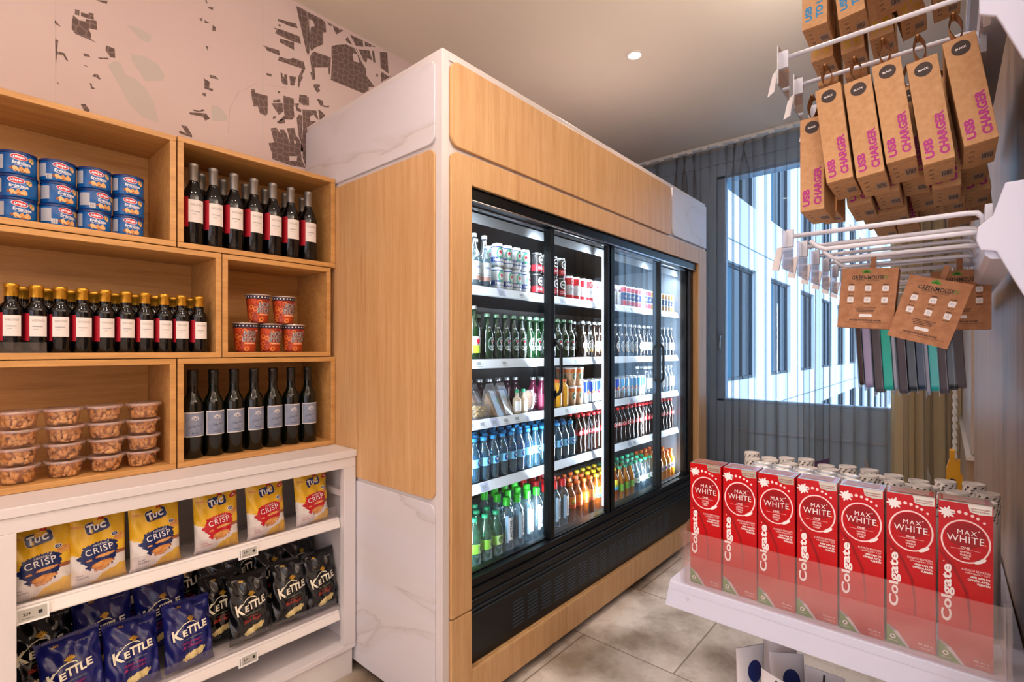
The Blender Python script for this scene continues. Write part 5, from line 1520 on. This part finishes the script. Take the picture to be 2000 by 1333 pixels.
def mk_band():
    t = thing('patterned_tube', '', 'tube'); m = MB(); R = .0125; H = .170
    m.lathe([(R * .9, 0), (R, .004), (R, H - .002)], tubew, 22); mp = wrap(R, .0003)
    rq = random.Random(2)
    for j in range(3):
        for i in range(10):
            u = -R * PI + (i + .5 * (j % 2)) * 2 * PI * R / 10; v = H - .006 - j * .008
            m.shape([(u - .0034, v - .0028), (u - .0014, v - .0040), (u + .0036, v + .0024), (u + .0016, v + .0034)], tubeink, mp, 1)
    m.lathe([(R, H - .002), (R, H), (R - .0015, H), (R - .002, H - .005), (.0001, H - .005)], tubew, 22, caps=False)
    m.build('body', parent=t)
    return t
PBd = Proto(mk_band)
pos = []
for k_ in range(11):
    y_ = .276 - k_ * .0305
    pos.append((1.005 - .004 * k_, y_)); pos.append((.965 - .005 * k_, y_ - .012))
    if y_ < .10: pos.append((.925 - .005 * (k_ - 6), y_ - .004)); pos.append((.885 - .006 * (k_ - 6), y_ - .014 if y_ > 0 else y_ - .006))
for i, (x, y) in enumerate(pos):
    PBd.put((x + random.uniform(-.003, .003), max(y, -.048), .9206), (0, 0, random.uniform(0, 6)), 'cream tube with dark brush marks, %s from the fridge side' % NTH[i], 'cream tubes with dark brush marks').scale = (1, 1, random.uniform(.945, 1.0))
m = MB(); m.add([(0, 0, 0), (.02, .01, 0), (.022, .012, .135), (.005, -.02, .150)], [(0, 1, 2, 3)], P('purple_pack', '#3c2a4a', .3)); m.add([(.002, 0, 0), (.022, .01, 0), (.024, .012, .135), (.007, -.02, .150)], [(3, 2, 1, 0)], P('purple_pack', '#3c2a4a', .3))
tag(m.build('purple_packet', loc=(1.12, .19, .9206)), 'dark purple packet leaning among the cream tubes', 'packet')
bagc = clear('poly_bag', '#f2f2f4', refl=.22, rough=.12, dens=.12, dcol='#efeff2', edge=.5)
for i, (x, y) in enumerate(((1.04, .105), (1.02, .02))):
    m = MB(); m.add([(-.02, -.012, 0), (.02, -.012, 0), (.02, .012, 0), (-.02, .012, 0), (-.016, 0, .155), (.008, .004, .170), (.018, 0, .150)], [(0, 1, 5, 4), (1, 2, 6, 5), (2, 3, 4, 6), (3, 0, 4), (4, 5, 6)], bagc)
    tag(m.build('plastic_sachet', loc=(x + .03, y, .9206)), ('clear plastic sachet poking up between the cream tubes', 'clear plastic sachet beside the display wall panel')[i], 'sachet')

# yellow and blue toy pack far behind, on the panel ledge
t = thing('toy_pack', 'yellow and dark blue stepped pack rising behind the cream tubes by the panel', 'toy', (1.335, -.014, .9206)); t.scale = (.6, .5, .93)
m = MB(); m.prism([(-.02, 0), (.03, 0), (.03, .13), (.02, .15), (.02, .17), (.004, .17), (.004, .15), (-.012, .15), (-.012, .12), (-.02, .12)], 'x', -.02, .02, P('toy_yellow', '#e8a81c', .4)); m.build('frame', parent=t)
m = MB(); m.prism([(-.006, .0), (.03, 0), (.03, .09), (.018, .09), (.018, .11), (.004, .11), (.004, .07), (-.006, .07)], 'x', -.024, -.0205, P('toy_navy', '#152338', .4)); m.build('panel', parent=t)

# ---------------------------------------------------------------- lower shelf with squeeze tubes
sh = thing('display_shelf', 'lower white metal shelf holding the squeeze tubes', 'shelf', (.80, .14, .615))
m = MB(); m.box(0, .29, -.21, .135, -.03, 0, whitemetal); m.build('deck', parent=sh, bevel=.0015)
m = MB(); m.box(0, .003, -.208, .133, 0, .06, acrylic); m.build('front_riser', parent=sh)
tub = P('tube_white', '#e3e1e6', .35); tubcap = P('tube_cap_blue', '#26407f', .3); tgr = P('tube_green', '#5b8f35', .4); tnv = P('tube_navy', '#1a2a6c', .4); ink = P('tube_ink', '#8f8f9a', .5)
def mk_tube(back):
    def f():
        t = thing('squeeze_tube', '', 'squeeze tube'); m = MB(); W, H, D = .026, .168, .016
        n = 24; ms = 10; vs = []; fs = []
        for j in range(ms + 1):
            s = j / ms; a = W * (.86 + .14 * s); d = D * (1 - s) ** .75 + .0008
            for i in range(n):
                th = 2 * PI * i / n
                vs.append((a * math.cos(th), d * math.sin(th), .018 + s * (H - .018)))
        for j in range(ms):
            for i in range(n):
                fs.append((j * n + i, j * n + (i + 1) % n, (j + 1) * n + (i + 1) % n, (j + 1) * n + i))
        m.add(vs, fs, tub, True)
        def mp(u, v, k):
            s = max(0, min(1, (v - .018) / (H - .018))); a = W * (.86 + .14 * s); d = D * (1 - s) ** .75 + .0008
            c = max(-.999, min(.999, u / a)); return (u, -d * math.sqrt(1 - c * c) - .0003 * k, v)
        if back:
            m.rect(-.0015, .0015, H - .016, H - .004, P('tube_mark', '#2b2b34', .4), mp, 2)
            for i in range(7): m.rect(-.020, .020 - .004 * (i % 3), H - .030 - i * .0038, H - .0292 - i * .0038, ink, mp, 2, 4)
            m.rect(-.016, .020, H - .070, H - .059, tgr, mp, 2, 6); m.text('NATURAL CARE', .002, H - .0645, .026, .004, white, mp, 4)
        else:
            m.oval(.004, H - .040, .013, .018, tnv, mp, 2, 20); m.rect(-.018, .018, .06, .07, tgr, mp, 2, 6); m.text('SOFT', .002, .085, .026, .01, tgr, mp, 2)
        m.build('body', parent=t)
        m = MB(); m.lathe([(.020, 0), (.021, .002), (.0215, .018), (.0001, .018)], tubcap if not back else P('tube_cap_white', '#e9e9ee', .3), 24, sq=.72); m.build('cap', parent=t)
        return t
    return f
PQ = [Proto(mk_tube(False)), Proto(mk_tube(True))]
for i, (px, py, X, k, ry, lb) in enumerate([
    (1466, 1250, .90, 0, .9, 'white squeeze tube turned edge-on, nearest the fridge side of the lower shelf'), (1512, 1245, .93, 0, .2, 'white squeeze tube with navy disc tucked behind the others'),
    (1515, 1285, .84, 1, -.3, 'white squeeze tube printed with fine lines, farthest forward'), (1550, 1275, .90, 0, .5, 'white squeeze tube leaning with a navy disc, between two printed tubes'),
    (1560, 1295, .815, 1, .0, 'white squeeze tube with a green bar, whole crimped top showing'), (1597, 1275, .88, 1, .1, 'white squeeze tube with a black mark directly under the shelf rail'),
    (1625, 1300, .85, 0, .5, 'white squeeze tube with its navy disc half hidden'), (1672, 1308, .80, 1, .05, 'white squeeze tube nearest the display wall with fine print')]):
    y, z_ = onX(px, py, X)
    PQ[k].put((X, y, .6195), (.06 * (-1) ** i, .05 * (1 if i % 3 else -1), R90 + ry), lb, 'white squeeze tubes on the lower shelf')
m = MB(); m.lathe([(.03, 0), (.034, .004), (.034, .05), (.03, .054), (.0001, .054)], P('jar_blue', '#566d92', .3), 30, caps=False); tag(m.build('cream_jar', loc=(.850, .232, .6156)), 'grey-blue lidded jar at the fridge end of the lower shelf', 'jar')

# ================================================================ hook rails on the display wall
def rail(label, poly, x0, x1, up=0.0):
    t = thing('hook_rail', label, 'hook rail', (x0, poly[0][0], poly[0][1]))
    m = MB(); m.prism([(y - poly[0][0], z - poly[0][1]) for y, z in poly], 'x', 0, .004, whitemetal); m.build('end_plate', parent=t, bevel=.001)
    inner = [(-.048, .02), (-.026, .018), (-.026, -.012), (-.030, -.016), (-.048, -.018)]
    zc = sum(p[1] for p in poly) / len(poly) + up
    m = MB(); m.prism([(y - poly[0][0], z + zc - poly[0][1]) for y, z in inner], 'x', .004, x1 - x0, whitemetal); m.build('bar', parent=t)
    return t
rail('white sheet-metal hook rail with wide end plate above the charger boxes', [(-.022, 1.66), (-.022, 1.584), (-.033, 1.578), (-.036, 1.571), (-.050, 1.534), (-.070, 1.52), (-.070, 1.66)], .62, 1.25, .045)
rail('white sheet-metal hook rail with angled end plate under the charger boxes', [(-.021, 1.391), (-.031, 1.400), (-.039, 1.428), (-.070, 1.428), (-.070, 1.31), (-.051, 1.326), (-.033, 1.368), (-.023, 1.370), (-.020, 1.379)], .62, 1.50)
rail('white hook rail carrying the upper cable boxes', [(-.022, 1.93), (-.022, 1.86), (-.05, 1.82), (-.070, 1.82), (-.070, 1.93)], .70, 1.25)
hookw = P('hook_wire_white', '#d4d7e6', .3, coat=.3); holder = clear('label_holder', '#e8e8ee', refl=.25, rough=.06, dens=.15, dcol='#e9e9f2', edge=.5); card = P('card_white', '#e9e9f2', .5)
def mk_hook(L=.165, two=True):
    def f():
        t = thing('wire_hook', '', 'hook'); m = MB(); r = .0026
        # local: wall at y=0, sticks out to +y
        m.tube([(0, -.006, -.022), (0, -.006, -.006), (0, -.002, -.001), (0, .006, 0), (0, L, 0)], r, hookw, seg=8)
        if two: m.tube([(.0, -.004, -.020), (0, .004, -.019), (0, L - .035, -.019), (0, L - .028, -.016), (0, L - .020, -.008)], r, hookw, seg=8)
        m.box(-.012, .012, -.012, -.007, -.03, .004, hookw); m.build('wire', parent=t)
        m = MB(); m.box(-.003, .003, L - .003, L + .004, -.012, .008, hookw); m.box(-.026, .026, L + .002, L + .0035, -.040, .004, holder); m.build('label_holder', parent=t, rot=None)
        m = MB(); m.add([(-.008, L + .005, -.012), (.010, L + .016, -.010), (.010, L + .022, -.036), (-.008, L + .010, -.040)], [(0, 1, 2, 3)], card); m.add([(-.008, L + .0058, -.012), (.010, L + .0168, -.010), (.010, L + .0228, -.036), (-.008, L + .0108, -.040)], [(3, 2, 1, 0)], card); m.build('label_card', parent=t, rot=(0, 0, 0))
        return t
    return f
PHk = Proto(mk_hook(.158)); PHu = Proto(mk_hook(.165, False))
PHk.put((.655, -.020, 1.412), (0, 0, 0), 'white wire hook of the lower rail, nearest the viewer', 'empty wire hooks of the lower rail')
for i, x in enumerate((.735, .815, .895, .975, 1.06, 1.16, 1.27)):
    PHk.put((x, -.020, 1.412), (0, 0, 0), 'white wire hook of the lower rail, %s behind the nearest one' % NTH[i], 'empty wire hooks of the lower rail')
PHu.put((.665, -.020, 1.628), (0, 0, 0), 'long white wire hook of the upper rail in front of the charger boxes', 'wire hooks of the upper rail')
for i, x in enumerate((.745, .84, .935, 1.03)):
    PHu.put((x, -.020, 1.628), (0, 0, 0), 'white wire hook carrying the %s row of charger boxes' % NTH[i], 'wire hooks of the upper rail')
for i, x in enumerate((.845, .945, 1.045)):
    PHu.put((x, -.020, 1.875), (0, 0, 0), 'white wire hook carrying the %s row of upper cable boxes' % NTH[i], 'wire hooks of the top rail')

# ---------------------------------------------------------------- kraft boxes
kraft = noisy('kraft_board', '#bd8e5e', '#d0a377', 160, rough=.7, detail=3, lo=.25, hi=.75); kraft2 = noisy('kraft_board_dark', '#a87648', '#b98758', 160, rough=.7, detail=3, lo=.25, hi=.75)
mag = P('print_magenta', '#b02a86', .6); brn = P('print_brown', '#3b2d2a', .6); cyan = P('print_cyan', '#1a86c0', .6); yelp = P('print_yellow', '#c9a51e', .6)
def mk_kbox(W, D, H, lines, col, spot, loop=.030):
    """front (narrow side) to -Y, hanging loop on top; base at z=0"""
    def f():
        t = thing('charger_box', '', 'box'); m = MB(); m.box(-W / 2, W / 2, 0, D, 0, H, kraft); mp = flat(0, .00015)
        for (s, u, v, w, h) in lines:
            m.text(s, u, v, w, h, col, mp, 1, rot=PI / 2, bold=.045)
        if spot:
            m.oval(0, H - .0125, .0078, .0078, brn, mp, 1, 28); m.text('BLACK', 0, H - .0125, .0088, .0022, white, mp, 2, bold=.03, rot=.05)
        # bottom print
        mb_ = lambda u, v, k: (u, v, -.00015 * k)
        m.rect(.001, W / 2 - .002, D * .45, D * .75, P('kraft_label_grey', '#b39a86', .6), lambda u, v, k: mb_(u, v, k), 1)
        for i in range(7):
            m.rect(.0022 + i * .0013, .0029 + i * .0013, D * .5, D * .7, brn, mb_, 2)
        for i in range(3):
            m.oval(-W / 4, D * (.3 + .2 * i), .0022, .0022, brn, mb_, 1, 8, ring=.4)
        m.rect(-W / 2, W / 2, D * .12, D * .125, brn, mb_, 1)
        m.build('carton', parent=t, bevel=.0006)
        m = MB(); n = 9
        for s in (-1, 1):
            pts = []
            for i in range(n):
                a = i / (n - 1)
                pts.append((s * W * (.16 * math.sin(PI * min(1, a * 1.02)) + .03), H + loop * a))
            vs = []
            for (x, z) in pts:
                vs += [(x, .002, z), (x, .018, z)]
            m.add(vs, [(2 * i, 2 * i + 1, 2 * i + 3, 2 * i + 2) for i in range(n - 1)], kraft2)
            m.add([(v[0] + .0006 * s, v[1], v[2]) for v in vs], [(2 * i, 2 * i + 2, 2 * i + 3, 2 * i + 1) for i in range(n - 1)], kraft2)
        m.add([(-W / 2, 0, H), (W / 2, 0, H), (W / 2 - .002, .03, H + .007), (-W / 2 + .002, .03, H + .007)], [(0, 1, 2, 3)], kraft2); m.box(-.001, .001, .002, .018, H + loop - .002, H + loop, kraft2)
        m.build('hanging_flap', parent=t)
        return t
    return f
W_, D_, H_ = .0265, .082, .117
PU = Proto(mk_kbox(W_, D_, H_, [('USB', -.0062, .0165, .0215, .0078), ('CHARGER', .0062, .0300, .0470, .0080)], mag, True))
ROWN = ['nearest row', 'second row', 'third row', 'fourth row']
cols = [(1615, 1.0), (1672, .3), (1735, 0), (1800, .2), (1872, 0)]
col_y = [.1130, .0845, .0560, .0270, -.0045]
front = [(1640, 352, .11), (1700, 341, .115), (1760, 312, .12), (1834, 315, .125), (1917, 277, .15)]
for r_, x in enumerate((.700, .795, .890, .985)):
    for i in range(5):
        y, zz = onX(front[i][0], front[i][1], .700)
        if r_:
            y += random.uniform(-.003, .001) - .006 * r_ + .010 * (i == 4); zz += random.uniform(-.010, .004)
        PU.put((x, y, zz), (random.uniform(-.05, -.02), -front[i][2] * (1 if r_ == 0 else random.uniform(.2, 1)), R90), 'kraft charger box with magenta print, %s, %s from the hook tip' % (ROWN[r_], NTH[i]), 'kraft charger boxes with magenta print')
PU.put((.722, .128, 1.455), (0, .0, R90), 'kraft charger box hanging straight at the hook tip, half behind the leaning row', 'kraft charger boxes with magenta print')
PU.put((.860, .134, 1.482), (0, .0, R90), 'kraft charger box hanging at the second hook tip, low beside the window', 'kraft charger boxes with magenta print')
PU2 = Proto(mk_kbox(.0300, .062, .125, [('USB', -.0070, .0200, .020, .0085), ('TO USB-C', .0060, .0360, .050, .0090)], cyan, False))
PU3 = Proto(mk_kbox(.0290, .062, .125, [('USB', -.0070, .0160, .018, .0075), ('LIGHTNING', .0055, .0360, .058, .0075)], yelp, False))
for i, (y, up, tl) in enumerate(((.143, .0, .0), (.100, -.002, .10), (.062, .014, .14), (.024, .018, .17), (-.012, .03, .12))):
    PU2.put((.800, y - .004, 1.729 + up), (0, -tl, R90), 'kraft cable box with cyan print, %s from the hook tip' % NTH[i], 'kraft cable boxes with cyan print')
for i, (y, up, tl) in enumerate(((.147, .0, .02), (.107, -.003, .06), (.072, .005, .08), (.036, .02, .25), (.0, .03, .1))):
    PU3.put((.905, y, 1.733 + up), (0, -tl, R90), 'kraft cable box with yellow print, %s from the hook tip' % NTH[i], 'kraft cable boxes with yellow print')
for i, (y, up, tl) in enumerate(((.155, .0, .02), (.115, 0, .05), (.075, .005, .05))):
    PU2.put((1.01, y, 1.74 + up), (0, -tl, R90), 'rear kraft cable box with cyan print, %s from the hook tip' % NTH[i], 'kraft cable boxes with cyan print')

# square kraft boxes with green logo
kr3 = noisy('kraft_brown', '#a9744f', '#bb8660', 120, rough=.7, detail=3); ggreen = P('print_leaf_green', '#4f9a32', .6)
def mk_gm():
    t = thing('adapter_box', '', 'box'); W, D, H = .0585, .030, .0760
    m = MB(); m.box(-W / 2, W / 2, 0, D, -H, 0, kr3); mp = flat(0, .00015)
    m.text('GREENMOUSE', -.001, -.0120, .0335, .0052, black, mp, 1, bold=.02, space=1.08); m.text('BE SMART - BUY GREEN', -.001, -.0158, .026, .0018, brn, mp, 1, bold=.0)
    for k in range(5):
        a = PI * (.1 + .2 * k); m.oval(-.003 + .0028 * math.cos(a), -.0062 + .0028 * math.sin(a), .0024, .0011, ggreen, mp, 1, 8, rot=a)
    m.oval(.0175, -.0120, .0022, .0022, ggreen, mp, 1, 10, ring=.3)
    for j in range(2):
        for i in range(3):
            u, v = -.0175 + i * .0178, -.0255 - j * .0145
            m.shape([(u + a, v + b_) for a, b_ in rrect(-.0033, .0033, -.0033, .0033, .0009, n=3)], white, mp, 1)
            m.oval(u, v, .0016, .0014, grey, mp, 2, 8, ring=.3)
            m.rect(u - .0028, u + .0028, v + .0046, v + .0054, brn, mp, 1); m.rect(u - .0030, u + .0030, v - .0056, v - .0050, brn, mp, 1)
    for i in range(4): m.rect(-.0125 + .001 * i, .0110 - .001 * i, -.0500 - i * .0018, -.0494 - i * .0018, brn, mp, 1)
    m.shape([(a, b_ - .0600) for a, b_ in rrect(-.0068, .0068, -.0019, .0019, .0015, n=3)], white, mp, 1)
    m.text('WE CARE FOR PEOPLE AND NATURE', 0, -.0660, .033, .0021, brn, mp, 1, bold=.04); m.rect(-.022, .024, -.0690, -.0687, brn, mp, 1)
    m.build('carton', parent=t, bevel=.0006)
    m = MB(); m.box(-.003, .003, D - .0012, D, 0, .020, kr3); m.build('hanging_flap', parent=t)
    return t
PG = Proto(mk_gm)
for (px, py, X, roll, turn, lb) in ((1699, 524, .775, .08, 0, 'square kraft adapter box hanging nearly upright, nearest the hook tips'), (1838, 546, .765, .30, 0, 'square kraft adapter box hanging askew in front of the other'),
                                    (1875, 528, .86, .0, 0, 'square kraft adapter box behind the askew one, next to the display wall')):
    y, z_ = onX(px, py, X)
    PG.put((X, y, z_), (0, roll, R90 + turn), lb, 'square kraft adapter boxes')

# colourful phone cases further back
sleeve = clear('thin_sleeve', '#f4f6fa', refl=.22, rough=.08, dens=.0, edge=.5)
def mk_case(c1, thick, H=.155, Dp=.045):
    def f():
        t = thing('phone_case_pack', '', 'phone case'); m = MB()
        m.prism(rrect(-.0, Dp, -H, 0, .010), 'x', -thick / 2, thick / 2, c1); m.build('case', parent=t, bevel=.001)
        m = MB(); m.box(-thick / 2 - .0015, -thick / 2 - .0009, -.004, Dp + .004, -H - .006, .006, sleeve); m.build('sleeve', parent=t)
        m = MB(); m.box(-.001, .001, Dp * .3, Dp * .7, .0, .05, bagc); m.build('hanging_tab', parent=t)
        return t
    return f
CC = {'brown card': P('case_brown', '#4a3a38', .5), 'lilac': P('case_lilac', '#bdb9e6', .4), 'charcoal printed': P('case_charcoal', '#66646e', .5), 'teal': P('case_teal', '#24e4d0', .35), 'pale blue': P('case_pale', '#cfdcf8', .4),
      'dark grey': P('case_dark', '#6c6874', .5), 'black': P('case_black', '#1d3444', .25, coat=.4), 'navy': P('case_navy', '#22486f', .3, coat=.4), 'turquoise': P('case_turquoise', '#2aeef0', .3, coat=.4)}
seq = [('brown card', 1672, .007, 755), ('lilac', 1687, .012, 760), ('charcoal printed', 1707, .013, 770), ('teal', 1725, .014, 766), ('pale blue', 1739, .005, 766), ('dark grey', 1754, .012, 772), ('black', 1772, .012, 768),
       ('navy', 1790, .012, 766), ('pale blue', 1802, .006, 774), ('turquoise', 1816, .014, 768), ('dark grey', 1833, .010, 772), ('black', 1849, .014, 765), ('charcoal printed', 1864, .006, 762)]
PP = {}
cnt = {}
for cn_, px, th, pyb in seq:
    X = 1.10
    y, zb = onX(px, pyb, X)
    if cn_ not in PP: PP[cn_] = Proto(mk_case(CC[cn_], th))
    cnt[cn_] = cnt.get(cn_, 0) + 1
    dup_ = sum(1 for s in seq if s[0] == cn_) > 1
    lb = '%s phone case pack seen edge-on below the kraft boxes' % cn_
    if dup_: lb = '%s phone case pack seen edge-on, the one %s the display wall' % (cn_, 'farther from' if cnt[cn_] == 1 else 'nearer to')
    PP[cn_].put((X, y, zb + .157), (random.uniform(-.02, .02), -.055, R90), lb, 'phone case packs')
